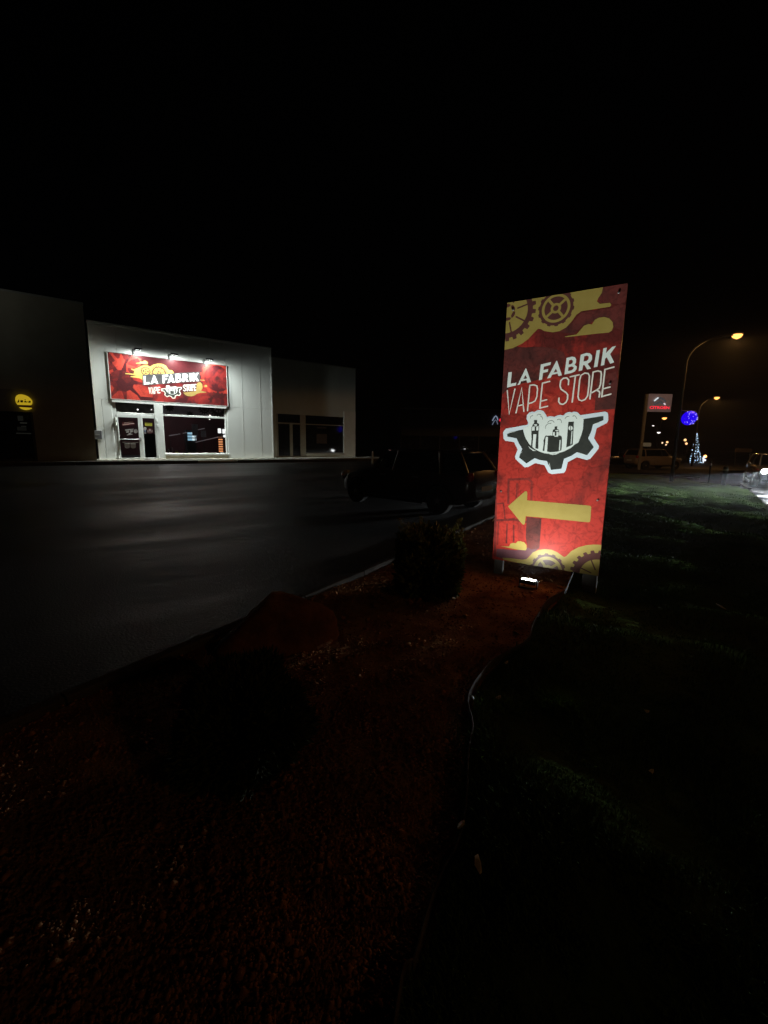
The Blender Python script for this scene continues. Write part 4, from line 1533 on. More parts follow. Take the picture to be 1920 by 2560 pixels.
# gear stickers in the transom
ci2 = lambda a, b: wall(*cx(a, b), -.05)
gearm = mat('gear_film', (.02, .018, .02), .5)
def film_mat(name, c1, c2, sc):
    m = mat(name, c1, .6, noise_=(sc, c2))
    t = m.node_tree
    b = t.nodes['Principled BSDF']
    tl_ = t.nodes.new('ShaderNodeBsdfTranslucent')
    mx2 = t.nodes.new('ShaderNodeMixShader')
    mx2.inputs[0].default_value = .6
    src = b.inputs['Base Color'].links[0].from_socket
    t.links.new(src, tl_.inputs[0])
    t.links.new(b.outputs[0], mx2.inputs[1])
    t.links.new(tl_.outputs[0], mx2.inputs[2])
    t.links.new(mx2.outputs[0], [n for n in t.nodes if n.type == 'OUTPUT_MATERIAL'][0].inputs[0])
    return m
trm = film_mat('grey_film', (.42, .39, .44), (.26, .24, .27), 3)
film = MB().box(mulR + .03, oR - .11, .050, .0515, zr0 + .045, zbt - .105).build('window_film', trm, SH)
film2 = MB().box(oL + .16, mulL - .07, .050, .0515, zr1 + .045, zbt - .105).build('window_film', film_mat('grey_film_dim', (.22, .22, .22), (.10, .10, .10), 2.5), SH)
sa = Art(SH, lambda a, b: ci2(a, b), 20, 20, .0685, .0006)
sa.y = .0495
tz0, tz1, tx0, tx1 = zr0 + .046, zbt - .106, mulR + .03, oR - .11
def tclip(L): return [clip_cell(lp, tx0, tx1, tz0, tz1) for lp in L]
def tgear(a, b, r, n, th, lv, inner=.62, spk=8):
    c = ci2(a, b)
    items = [tclip([gear_loop(c, r, th, n), ring(c, r * inner)[0]])]
    for k in range(spk):
        an = 2 * math.pi * k / spk
        q = stroke([(c[0] + .12 * math.cos(an), c[1] + .12 * math.sin(an)), (c[0] + r * .72 * math.cos(an), c[1] + r * .72 * math.sin(an))], .05)
        items.append(tclip(q))
    items.append(tclip(ring(c, .14)))
    items = [[lp for lp in L if len(lp) > 2] for L in items]
    items = [L for L in items if L]
    sa.many('gear_sticker', items, gearm, lv)
tgear(1395, 95, .42, 20, .09, 0)
tgear(1225, 105, .26, 14, .07, 1)
tgear(1050, 185, .16, 10, .05, 0, .5, 4)
tgear(800, 90, .18, 10, .05, 0, .5, 4)
# ceiling lights seen through the transoms
for k, (a, b) in enumerate(((410, 117), (578, 118), (1290, 188), (1287, 236))):
    u, z = wall(*cx(a, b), -.075 if b < 190 else -1.0)
    q_ = shop_thing('ceiling_spot', ['small lit spot behind the door transom, the left one', 'small lit spot behind the door transom, the right one', 'warm lit spot behind the transom bar of the big window', 'lit spot just below the transom bar of the big window'][k], 'spot lamp', 'ceiling spots in the shop')
    dpt = .08 if b < 190 else 1.0
    yy_ = .045 if b < 190 else 1.0
    MB().lathe([(.012, .0), (.032, -.002 if b < 190 else -.02), (.03, -.004 if b < 190 else -.05)], (u, yy_, z), 'y', 12).build('bulb', emis('spot_bulb', (1, .9, .78) if k > 1 else (1, .97, .93), 3 if k != 1 else 1), q_)
    if b >= 190: MB().tube([(u, 1.02, z), (u, 1.02, 4.19)], .01, 6).build('stem', M['black'], q_)

# ---- right unit
RU = tag(empty('end_unit', BORG, BR), 'dark tan rendered retail unit with unlit glass doors, right of the white shop', 'building', 'row of retail units')
ZR = 6.646
r0, r1 = SW + .02, 15.253
c4 = lambda a, b: (460 + a * .28933, 840 + b * .28933)
y_ = .45
wr = lambda a, b: wall(*c4(a, b), -y_)
ox0, ox1 = wr(800, 850)[0], wr(1385, 900)[0]
oz = wr(1000, 680)[1]
part('wall', M['beige2'], RU, r0, ox0, y_, y_ + .3, ZB, ZR - .06)
part('wall', M['beige2'], RU, ox1, r1, y_, y_ + .3, ZB, ZR - .06)
part('wall', M['beige2'], RU, ox0 + .001, ox1 - .001, y_, y_ + .3, oz, ZR - .06)
part('side_wall', M['beige2'], RU, r1 - .25, r1, y_ + .301, 12, ZB, ZR - .06)
part('back_wall', M['beige2'], RU, r0, r1, 12.001, 12.25, ZB, ZR - .06)
part('roof', M['concrete'], RU, r0, r1, y_ + .302, 12.25, ZR - .2, ZR - .1)
part('parapet_cap', M['frame'], RU, r0, r1 + .02, y_ - .03, y_ + .33, ZR - .059, ZR, bev=.015)
part('back_panel', M['black'], RU, ox0, ox1, y_ + .5, y_ + .52, ZB, oz)
fy0, fy1 = y_ + .05, y_ + .12
A = lambda a, b: wr(a, b)
def frr(x0, x1, z0, z1): return MB().bbox(x0, x1, fy0, fy1, z0, z1, .008).build('frame_bar', M['frame'], RU)
zt0 = A(900, 752)[1]
zt1 = A(1200, 766)[1]
m0, m1 = A(1008, 850)[0], A(1056, 850)[0]
frr(ox0 + .002, ox0 + .14, ZB, oz - .002)
frr(m0, m1, ZB, oz - .002)
frr(ox1 - .03, ox1 - .002, ZB, oz - .002)
frr(ox0 + .142, m0 - .002, zt0 - .06, zt0 + .03)
frr(m1 + .002, ox1 - .032, zt1 - .04, zt1 + .02)
d0, d1 = A(918, 900)[0], A(943, 900)[0]
frr(d0, d1, ZB + .02, zt0 - .062)
zs = A(1200, 1008)[1]
MB().bbox(m1 + .002, ox1 - .0, y_ - .03, y_ + .14, zs - .07, zs, .01).build('window_sill', M['pale'], RU)
part('stall_riser', M['beige2'], RU, m1 + .002, ox1 - .032, y_ + .03, y_ + .2, ZB, zs - .071)
def rp(x0, x1, z0, z1, n='window_pane'): return MB().box(x0, x1, y_ + .08, y_ + .09, z0, z1).build(n, M['glass'], RU)
rp(ox0 + .142, m0 - .002, zt0 + .032, oz - .004, 'transom_pane')
rp(m1 + .002, ox1 - .032, zt1 + .022, oz - .004, 'transom_pane')
rp(ox0 + .142, d0 - .002, ZB + .1, zt0 - .064, 'door_pane')
rp(d1 + .002, m0 - .002, ZB + .1, zt0 - .064, 'door_pane')
rp(m1 + .002, ox1 - .032, zs + .002, zt1 - .042)
frr(ox0 + .142, m0 - .002, ZB, ZB + .098)
po0, poz1 = A(1150, 845)
po1, poz0 = A(1240, 930)
MB().box(po0, po1, y_ + .074, y_ + .078, poz0, poz1).build('poster', mat('dim_poster', (.06, .04, .035), .6, noise_=(9, (.035, .03, .03))), RU)
a_ = A(1155, 785)
b_ = A(1235, 800)
MB().box(a_[0], b_[0], y_ + .074, y_ + .078, b_[1], a_[1]).build('poster', mat('dim_poster2', (.04, .035, .035), .6), RU)
part('stone_pier', mat('pale_render', (.55, .53, .47), .8, noise_=(2.5, (.60, .58, .52))), RU, r1 - .95, r1 + .006, y_ - .03, y_ - .002, ZB, oz + .4, bev=.01)

# ---- left unit, standing forward
pl = at(246, 1157, ZB)
offL = (pl[:2] - B0) @ BN
offL = min(max(offL, .8), 2.0)
offL = 1.6
sL = wall(240, 1120, offL)[0]
ztl = wall(212, 757, offL)[1]
LU = tag(empty('corner_unit', BORG, BR), 'tall dark tan unit standing forward at the left, with a yellow lit sign', 'building', 'row of retail units')
c1 = lambda a, b: (a * .28933, 700 + b * .28933)
wlL = lambda px, py: wall(px, py, offL)
lx1 = wlL(88, 1090)[0]
lz1 = wlL(60, 975)[1]
lzb = ZB
part('wall', M['tan'], LU, lx1, sL, -offL, -offL + .3, ZB, ztl - .08)
part('wall', M['tan'], LU, -26, lx1 - .001, -offL, -offL + .3, lz1, ztl - .08)
part('side_wall', M['tan'], LU, sL - .25, sL, -offL + .301, 12, ZB, ztl - .08)
part('back_wall', M['tan'], LU, -26, sL, 12.001, 12.3, ZB, ztl - .08)
part('roof', M['concrete'], LU, -26, sL, -offL + .302, 12.3, ztl - .2, ztl - .1)
part('parapet_cap', M['frame'], LU, -26, sL + .02, -offL - .03, -offL + .33, ztl - .079, ztl, bev=.015)
zf = wlL(60, 1030)[1]
part('fascia', mat('fascia_grey', (.16, .15, .16), .6, noise_=(2, (.2, .19, .2))), LU, lx1 - 7, lx1 - .002, -offL + .05, -offL + .2, zf, lz1 - .002)
part('back_panel', M['black'], LU, -26, lx1 - .001, -offL + 2.2, -offL + 2.3, ZB, lz1)
xx = lx1 - .004
k = 0
while xx > lx1 - 7:
    MB().bbox(xx - .08, xx, -offL + .08, -offL + .16, ZB, zf - .002, .008).build('frame_bar', M['darkframe'], LU)
    MB().box(xx - 1.6, xx - .082, -offL + .11, -offL + .12, ZB + .1, zf - .05).build('window_pane', M['glass'], LU)
    MB().bbox(xx - 1.598, xx - .082, -offL + .085, -offL + .155, ZB, ZB + .098, .006).build('frame_bar', M['darkframe'], LU)
    xx -= 1.68
    k += 1
part('wall', M['tan'], LU, -26, xx - .001, -offL + .04, -offL + .3, ZB, lz1 - .001)
# notices on the glass, each with a faint glow painted in
for (a, b, c_, d, e) in ((410, 855, 560, 985, .05), (470, 1018, 650, 1045, .14), (500, 1100, 630, 1120, .09), (380, 1265, 750, 1300, .07), (400, 1120, 640, 1220, .03)):
    u0, z1_ = wlL(a * .104, 950 + b * .104)
    u1, z0_ = wlL(c_ * .104, 950 + d * .104)
    MB().box(u0, u1, -offL + .104, -offL + .108, z0_, z1_).build('notice', mat('notice_glow', (e, e, e * .9), .6, emit=(.9, 1, .85), es=e * .10), LU)
# yellow sign: bun shape over a bar
YS = tag(empty('yellow_sign', tuple(B0 + BN * (offL + .05)) + (0,), BR), 'rounded yellow lit sign in two pieces with dark lettering, on the left unit', 'sign')
ymap = lambda px, py: wall(px, py, offL + .06)
ya = Art(YS, lambda px, py: ymap(px, py), 50, 50, -.012)
yc = lambda a, b: (a * .104, 950 + b * .104)
def yshape(name, pts, m, y0, y1, parent):
    P = [ymap(*yc(*p)) for p in pts]
    n = len(P)
    v = [(a, y0, b) for a, b in P] + [(a, y1, b) for a, b in P]
    f = [tuple(range(n)), tuple(range(2 * n - 1, n - 1, -1))] + [(i, (i + 1) % n, n + (i + 1) % n, n + i) for i in range(n)]
    return MB().add(v, f).build(name, m, parent)
ye = mat('yellow_lit', (.6, .45, .02), .5, emit=(.66, .45, .02), es=.62, noise_=(3, (.5, .38, .02)))
bun = [(420, 596), (385, 545), (365, 480), (372, 415), (400, 372), (450, 348), (520, 345), (600, 362), (680, 398), (740, 450), (775, 500), (778, 550), (765, 585), (740, 606)]
yshape('bun_face', bun, ye, -.02, .02, YS)
yshape('lower_face', [(455, 650), (765, 668), (762, 690), (700, 712), (620, 722), (540, 705), (490, 682)], ye, -.02, .02, YS)
yshape('middle_bar', [(430, 604), (745, 612), (770, 662), (450, 646)], mat('brown_bar', (.06, .02, .01), .5, emit=(.06, .015, .005), es=.2), -.015, .02, YS)
LET = [[(400, 520), (425, 528), (445, 470), (460, 475), (462, 540), (408, 542)], [(490, 485), (556, 488), (552, 540), (490, 536)], [(590, 465), (622, 468), (618, 484), (594, 482)], [(596, 500), (612, 498), (660, 540), (572, 538)],
       [(640, 515), (690, 522), (700, 500), (738, 505), (735, 548), (690, 545)]]
for L_ in LET:
    yshape('letter', L_, mat('dark_letter', (.03, .02, .01), .5), -.026, -.021, YS)
# lights of parked traffic mirrored in that glass are left to the real reflections

# white marker post beyond the car park
mp_ = at_y(931, 1157, 24)
MPo = tag(empty('marker_post', (mp_[0], mp_[1], gz(mp_[0], mp_[1]) - .02)), 'thin pale marker post standing right of the tan unit', 'post')
MB().tube([(0, 0, 0), (0, 0, at_y(931, 1127, 24)[2] - gz(mp_[0], mp_[1]))], [.05, .045], 10).build('post_body', mat('pale_post', (.7, .7, .62), .5), MPo)
MB().lathe([(.12, 0), (.12, .03), (.06, .05)], (0, 0, 0), 'z', 12).build('foot', M['black'], MPo)


# ------------------------------------------------------------------ cars
def lerp_tab(tab, x):
    for i in range(len(tab) - 1):
        if x <= tab[i + 1][0]:
            t = (x - tab[i][0]) / (tab[i + 1][0] - tab[i][0])
            return tab[i][1] + (tab[i + 1][1] - tab[i][1]) * t
    return tab[-1][1]


def make_car(name, label, loc, rz, paint, L=4.2, Wd=1.76, Hh=1.48, group='parked cars', suv=False, lit=False, tail=None, pitch=0):
    root = tag(empty(name, loc, rz), label, 'car', group)
    hl = L / 2
    top = [(-hl, .78), (-hl + .1, .98), (-hl + .4, 1.0), (-.6, .98), (.6, .95), (hl - 1.15, .93), (hl - .45, .80), (hl - .12, .66), (hl, .5)]
    bot = [(-hl, .42), (-hl + .25, .26), (-hl + .6, .22), (hl - .6, .2), (hl - .2, .24), (hl, .34)]
    wid = [(-hl, .62), (-hl + .12, .80), (-hl + .5, .93), (-.6, 1.0), (.6, 1.0), (hl - .9, .96), (hl - .35, .84), (hl - .1, .68), (hl, .5)]
    up = .10 if suv else 0
    st = np.concatenate([np.linspace(-hl, -hl + .5, 6), np.linspace(-hl + .7, hl - .7, 12), np.linspace(hl - .5, hl, 7)])
    v, f = [], []
    ringn = 0
    for x in st:
        w = lerp_tab(wid, x) * Wd / 2
        t_ = lerp_tab(top, x) + up
        b_ = lerp_tab(bot, x) + up * .6
        h_ = t_ - b_
        prof = [(w * .82, b_), (w * .95, b_ + h_ * .12), (w * 1.0, b_ + h_ * .38), (w * .985, b_ + h_ * .58), (w * .995, b_ + h_ * .72), (w * .955, b_ + h_ * .92), (w * .86, t_), (w * .45, t_ + .02)]
        rg = [(x, y, z) for y, z in prof] + [(x, 0, t_ + .028)] + [(x, -y, z) for y, z in reversed(prof)]
        ringn = len(rg)
        v += rg
    for i in range(len(st) - 1):
        for k in range(ringn):
            j = (k + 1) % ringn
            f.append((i * ringn + k, i * ringn + j, (i + 1) * ringn + j, (i + 1) * ringn + k))
    f.append(tuple(range(ringn)))
    f.append(tuple(reversed(range((len(st) - 1) * ringn, len(st) * ringn))))
    body = MB().add(v, f).build('body', paint, root, smooth=True)
    # wheel arches cut out
    wr_ = .335 if suv else .315
    fx, rx = hl - .82, -hl + .78
    cut = MB()
    for x in (fx, rx):
        cut.lathe([(wr_ + .06, -1.2), (wr_ + .06, -(Wd / 2 - .26))], (x, 0, wr_ + .01), 'y', 28)
        cut.lathe([(wr_ + .06, Wd / 2 - .26), (wr_ + .06, 1.2)], (x, 0, wr_ + .01), 'y', 28)
    co = cut.build('cutter', M['black'])
    bpy.context.view_layer.update()
    co.matrix_world = root.matrix_world
    bpy.context.view_layer.update()
    md = body.modifiers.new('b', 'BOOLEAN')
    md.object = co
    md.operation = 'DIFFERENCE'
    md.solver = 'EXACT'
    bpy.context.view_layer.update()
    dg = bpy.context.evaluated_depsgraph_get()
    nm = bpy.data.meshes.new_from_object(body.evaluated_get(dg))
    body.modifiers.clear()
    body.data = nm
    for p_ in nm.polygons: p_.use_smooth = True
    try:
        nm.set_sharp_from_angle(angle=R(32))
    except Exception:
        pass
    bpy.data.objects.remove(co)
    for x in (fx, rx):
        MB().box(x - .38, x + .38, -(Wd / 2 - .27), Wd / 2 - .27, .28, .72).build('wheel_well', M['black'], root)
    # cabin
    cz0 = .95 + up
    ct = Hh
    roof_r, roof_f = (-hl + .45, .45) if not suv else (-hl + .32, .5)
    base_r, base_f = -hl + .12, hl - 1.2
    wb, wt = Wd / 2 * .90, Wd / 2 * .70
    P = lambda x, y, z: (x, y, z)
    zt_ = ct - .05
    mid = (roof_r + roof_f) / 2
    mb = MB()
    base = [(base_r, wb * .88), (base_r + .4, wb), (0, wb * 1.0), (base_f - .5, wb * .97), (base_f, wb * .78)]
    tops = [(roof_r, wt * .88), (roof_r + .35, wt), (mid, wt * 1.02), (roof_f - .2, wt), (roof_f, wt * .86)]
    rows = []
    for z_t in (0, .55, 1):
        row = []
        for (bx_, by_), (tx_, ty_) in zip(base, tops):
            row.append((bx_ + (tx_ - bx_) * z_t, by_ + (ty_ - by_) * (z_t ** 1.4), cz0 - .03 + (zt_ - cz0 + .03) * z_t))
        rows.append(row + [(x, -y, z) for x, y, z in reversed(row)])
    vs = [p_ for r_ in rows for p_ in r_]
    n = len(rows[0])
    fs = [(r_ * n + k, r_ * n + (k + 1) % n, (r_ + 1) * n + (k + 1) % n, (r_ + 1) * n + k) for r_ in range(2) for k in range(n)]
    fs += [tuple(range(2 * n, 3 * n))]
    MB().add(vs, fs).build('windows', M['carglass'], root)
    # roof
    rows = []
    for sc, z in ((1.02, zt_ - .03), (1.01, zt_ + .012), (.90, ct - .012), (.6, ct)):
        row = []
        for (tx_, ty_) in tops:
            xx_ = mid + (tx_ - mid) * (sc if sc > 1 else (sc + 1) / 2)
            row.append((xx_, ty_ * sc, z))
        rows.append(row + [(x, -y, z_) for x, y, z_ in reversed(row)])
    vs = [p_ for r_ in rows for p_ in r_]
    fs = [(r_ * n + k, r_ * n + (k + 1) % n, (r_ + 1) * n + (k + 1) % n, (r_ + 1) * n + k) for r_ in range(3) for k in range(n)] + [tuple(range(3 * n, 4 * n)), tuple(reversed(range(n)))]
    MB().add(vs, fs).build('roof', paint, root, smooth=True)
    # pillars
    for sg in (1, -1):
        for (bx_, by_), (tx_, ty_), r_ in ((base[0], tops[0], .05), (base[4], tops[4], .035), ((.05, wb), (.0, wt * 1.02), .03), ((base_r + .62, wb), (roof_r + .45, wt), .045)):
            MB().tube([(bx_, sg * by_, cz0 - .04), ((bx_ + tx_) / 2, sg * (by_ * .48 + ty_ * .52 + .012), (cz0 + zt_) / 2), (tx_, sg * ty_, zt_)], r_, 8).build('pillar', paint if r_ > .031 else M['black'], root)
        m_ = MB()
        m_.tube([(base_f - .42, sg * (wb), cz0 + .02), (base_f - .42, sg * (wb + .1), cz0 + .05)], .02, 6)
        m_.lathe([(.03, -.07), (.075, -.05), (.08, .03), (.05, .06)], (base_f - .42, sg * (wb + .17), cz0 + .07), 'x', 12)
        m_.build('mirror', paint, root, smooth=True)
    # wheels
    for x in (fx, rx):
        for sg in (1, -1):
            wy = sg * (Wd / 2 - .12)
            w_ = MB()
            w_.lathe([(wr_ * .66, -.10), (wr_ * .92, -.105), (wr_, -.08), (wr_, .08), (wr_ * .92, .105), (wr_ * .66, .10)], (0, 0, 0), 'y', 28)
            wo_ = w_.build('wheel', M['rubber'], root, smooth=False)
            wo_.location = (x, wy, wr_)
            rm = MB()
            rm.lathe([(wr_ * .655, -.07), (wr_ * .655, .085), (wr_ * .6, .085), (wr_ * .58, .03)], (0, 0, 0), 'y', 28)
            for k in range(5):
                a = 2 * math.pi * k / 5 + .3
                for da in (-.14, .14):
                    rm.tube([(math.cos(a) * .05, .085 * 1, math.sin(a) * .05), (math.cos(a + da) * wr_ * .62, .08, math.sin(a + da) * wr_ * .62)], .018, 6)
            rm.lathe([(.06, .06), (.06, .1), (.03, .105)], (0, 0, 0), 'y', 12)
            ro = rm.build('rim', M['alu'], wo_)
            if sg < 0: ro.rotation_euler.z = math.pi
            br_ = MB().lathe([(wr_ * .57, .0), (wr_ * .57, .028)], (0, 0, 0), 'y', 20).build('brake_disc', M['black'], wo_)
            if sg < 0: br_.rotation_euler.z = math.pi
    # lamps
    for sg in (1, -1):
        hz_ = .68 + up
        hh_ = MB()
        cxh, cyh = hl - .16, sg * Wd / 2 * .62
        hh_.lathe([(.02, -.12), (.13, -.05), (.14, .03), (.09, .09), (.02, .10)], (cxh, cyh, hz_), 'x', 16)
        mt = M['headglass'] if not lit else emis('headlight_lit', (.95, 1, 1), 30)
        hq = hh_.build('headlight', mt, root, smooth=True)
        hq.scale = (1, 1, 1)
        if lit:
            washer('headlight_beam', root, (hl + .05, cyh, hz_), lit, (.92, .98, 1.0), (0, 0, -1), 2.0, ((math.cos(rz), math.sin(rz), 0), .45, .97), .05, .055)
        tt_ = MB()
        tt_.lathe([(.02, -.10), (.10, -.06), (.12, .04), (.03, .09)], (-hl + .11, sg * Wd / 2 * .72, .88 + up), 'x', 14)
        tt_.build('tail_light', M['tail'], root, smooth=True)
    pl_ = MB().bbox(-hl - .012, -hl + .03, -.26, .26, .55 + up, .66 + up, .004).build('number_plate', M['trim'], root)
    MB().bbox(hl - .02, hl + .015, -.26, .26, .34 + up, .45 + up, .004).build('number_plate', M['trim'], root)
    MB().bbox(hl - .08, hl + .005, -.42, .42, .46 + up, .56 + up, .01).build('grille', M['black'], root)
    for sg in (1, -1):
        for x_ in (.25, -.75):
            MB().bbox(x_, x_ + .16, sg * (Wd / 2 - .005) - .012, sg * (Wd / 2 - .005) + .012, .80 + up, .825 + up, .003).build('door_handle', M['alu'] if not suv else paint, root)
        MB().box(-.68, -.672, sg * (Wd / 2 + .001) - .003, sg * (Wd / 2 + .001) + .003, .35 + up, .80 + up).build('door_gap', M['black'], root)
        MB().box(rx + .42, fx - .42, sg * (Wd / 2 - .035) - .02, sg * (Wd / 2 - .035) + .02, .20 + up * .6, .27 + up * .6).build('sill_trim', M['black'], root)
    return root


M['carglass'] = mat('car_glass', (.006, .006, .007), .03, spec=.7)
M['tail'] = mat('tail_lens', (.35, .008, .012), .12, spec=.8, coat=1)
M['headglass'] = mat('headlamp_lens', (.7, .7, .72), .3, spec=.9, metal=.3)
dark_paint = mat('dark_bronze_paint', (.06, .034, .020), .3, metal=.4, coat=1, noise_=(50, (.026, .018, .013)))
white_paint = mat('beige_white_paint', (.30, .25, .235), .3, coat=1, noise_=(3, (.27, .23, .21)))
black_paint = mat('black_paint', (.012, .012, .014), .2, coat=1, noise_=(40, (.015, .015, .017)))
grey_paint = mat('dark_grey_paint', (.10, .105, .11), .25, metal=.3, coat=1, noise_=(40, (.085, .09, .095)))

# near dark hatchback, nose towards the shops
hd_ = R(40)
fwd = np.array([-math.cos(hd_), math.sin(hd_)])
rw = at(1096, 1284)[:2]       # foot of the rear left wheel
Lc = 4.15
left = np.array([-fwd[1], fwd[0]])
ctr = rw + fwd * (Lc / 2 - .78) - left * (1.74 / 2 - .1)
car1 = make_car('parked_car', 'dark bronze hatchback parked on the asphalt just left of the red sign', (ctr[0], ctr[1], gz(*ctr) + .0), math.atan2(fwd[1], fwd[0]), dark_paint, Lc, 1.74, 1.45)
# tilt with the slope
za = gz(*(ctr + fwd * 1.3)) - gz(*(ctr - fwd * 1.3))
car1.rotation_euler = (math.atan2(gz(*(ctr + left * .75)) - gz(*(ctr - left * .75)), 1.5), -math.atan2(za, 2.6), math.atan2(fwd[1], fwd[0]))

# beige SUV far right
rwl = at(1612, 1176)[:2]
fwl = at(1692, 1173)[:2]
fd = (fwl - rwl) / np.linalg.norm(fwl - rwl)
print('SUV wheelbase', np.linalg.norm(fwl - rwl))
fd = np.array([.98, .2])
fd /= np.linalg.norm(fd)
sc_ = rwl + fd * (4.3 / 2 - .78) + np.array([-fd[1], fd[0]]) * .8
car2 = make_car('parked_car', 'beige white SUV parked beyond the road behind the tall totem pole', (sc_[0], sc_[1], gz(*sc_) + .06), math.atan2(fd[1], fd[0]), white_paint, 4.35, 1.82, 1.62, suv=True)
# dark car left of it
d3 = at(1556, 1169)[:2]
car3 = make_car('parked_car', 'black car parked between the red sign and the totem pole', (d3[0], d3[1] + 1, gz(*d3) + .03), R(160), black_paint, 4.2, 1.76, 1.46)

# car with headlights coming along the road
c_l = at(1872, 1216)[:2]
hd2 = np.array([-.55, -.83])
hd2 /= np.linalg.norm(hd2)
rgt = np.array([hd2[1], -hd2[0]])    # driver-right
lf2 = np.array([-hd2[1], hd2[0]])
front = at_y(1915, 1171, 20.0)
fc = front[:2] - rgt * (1.8 / 2 * .62)
cc2 = fc - hd2 * 2.1
car4 = make_car('oncoming_car', 'dark grey car with bright headlights on the wet road at the right edge', (cc2[0], cc2[1], gz(*cc2) - .045), math.atan2(hd2[1], hd2[0]), grey_paint, 4.4, 1.82, 1.62, group='moving cars', suv=True, lit=95)

# ------------------------------------------------------------------ street lamps
SOD = (1.0, .47, .13)
M['lampglow'] = emis('sodium_glow', (1.0, .40, .09), 3.0)
M['whiteglow'] = emis('white_glow', (1.0, .93, .85), 2.0)


def street_lamp(base, head, label, power, r=.07, name='street_lamp', group='street lamps along the road', arc=True, glow='lampglow', hs=1.0, bracket=None):
    z0 = base[2]
    o = tag(empty(name, tuple(base)), label, 'street lamp', group)
    h = np.array(head) - np.array(base)
    bend = h[2] * (.80 if arc else .97)
    pts = [(0, 0, 0), (0, 0, 1.0), (0, 0, bend)]
    MB().tube(pts, [r * 1.5, r * 1.1, r * .8], 12).build('pole', M['steel'], o)
    top = []
    for t in np.linspace(0, 1, 12):
        # quarter ellipse from vertical to nearly horizontal
        a = t * math.pi / 2 * .96
        top.append((h[0] * (1 - math.cos(a)), h[1] * (1 - math.cos(a)), bend + (h[2] - bend) * math.sin(a)))
    MB().tube(top, [r * .8 - r * .35 * t for t in np.linspace(0, 1, 12)], 10).build('arm', M['steel'], o)
    ang = math.atan2(h[1], h[0])
    hd = MB()
    hd.lathe([(.03, -.30), (.10, -.22), (.15, .0), (.13, .22), (.04, .32)], (0, 0, 0), 'x', 14)
    ho_ = hd.build('lamp_head', M['pale'], o, smooth=True)
    ho_.location = (h[0], h[1], h[2] + .07)
    ho_.rotation_euler = (0, 0, ang)
    ho_.scale = (hs, hs, .6 * hs)
    le = MB()
    le.lathe([(.02, -.09), (.10, -.05), (.13, .0), (.13, .02)], (0, 0, 0), 'z', 16)
    l_ = le.build('lamp_glass', M[glow], o, smooth=True)
    l_.location = (h[0], h[1], h[2] - .01)
    l_.scale = (1.9 * hs, 1.5 * hs, 1.9 * hs)  # glass enlarged to imitate the bloom around the lamp
    l_.rotation_euler.z = ang
    if power:
        lamp('lamp_light', 'SPOT', o, (h[0], h[1], h[2] - .18), power, SOD, aim=(0, 0, -1), shadow_soft_size=.08, spot_size=R(172), spot_blend=.06)
    if bracket: bracket(o)
    return o


b1 = at(1678, 1204)
hy = b1[1]
pol_top = at_y(1722, 905, hy)
h1 = at_y(1843, 838, hy + .3)
street_lamp(b1, h1, 'nearest curved street lamp glowing orange, with the blue ball hung from its pole', 900)
# second, twice as far
b2 = at_y(1729, 1165, 42)
b2[2] = -.2
h2 = at_y(1792, 994, 42)
street_lamp(b2, h2, 'second orange street lamp further down the road, above the lit tree', 650)
street_lamp((15.5, -9.5, -.2), (12.9, -9.0, 7.6), 'unseen street lamp added behind the viewer to light the bed and tan walls', 450)  # added out of view to bring warm light to bed and walls
b3 = at_y(1640, 1158, 75)
b3[2] = -.2
h3 = at_y(1661, 1045, 75)
street_lamp(b3, h3, 'third street lamp, small and yellow, below the white flag sign', 0, hs=1.6)
# twin white lamp
b4 = at_y(1637, 1150, 68)
b4[2] = -.2
h4 = at_y(1647, 1081, 68)
street_lamp(b4, h4, 'far white lamp, the lower of two on its mast, right of the totem pole', 0, glow='whiteglow', hs=1.0)
h5 = at_y(1633, 1064, 70)
b5 = at_y(1639, 1150, 70)
b5[2] = -.2
street_lamp(b5, h5, 'far white lamp, the upper and smaller of two, right of the totem pole', 0, glow='whiteglow', hs=.6)
FAR = [(1656, 1107, .55, 'pale'), (1668, 1105.5, .75, 'amber'), (1665, 1112, .5, 'pale'), (1713, 1100, .9, 'amber'), (1716, 1109, .8, 'amber'), (1763, 1141, .8, 'orange')]
fg = {'pale': emis('far_pale', (1, .66, .36), 1.8), 'amber': emis('far_amber', (1, .52, .22), 2.0), 'orange': emis('far_orange', (1, .42, .12), 4)}
words = ['far pale light, left of a cluster of three above the SUV', 'far amber light, top right of the cluster of three above the SUV', 'far pale light, lowest of the cluster of three above the SUV',
         'far amber light, upper of a pair left of the lit tree', 'far amber light, lower of a pair left of the lit tree', 'orange light low down just right of the lit tree']
for (px_, py_, s_, k_), w_ in zip(FAR, words):
    p_ = at_y(px_, py_, 95 if k_ != 'orange' else 60)
    o = tag(empty('far_lamp', (p_[0], p_[1], -.2)), w_, 'lamp', 'far lamps in the town')
    hh = p_[2] + .2
    sc2 = s_ * (.30 if k_ != 'orange' else .26)
    MB().lathe([(.1 * sc2, -sc2), (.8 * sc2, -.6 * sc2), (sc2, 0), (.8 * sc2, .6 * sc2), (.1 * sc2, sc2)], (0, 0, hh), 'z', 12).build('lamp_globe', fg[k_], o, smooth=True)
    MB().tube([(0, 0, 0), (0, 0, hh - sc2)], .06, 6).build('mast', M['darkframe'], o)

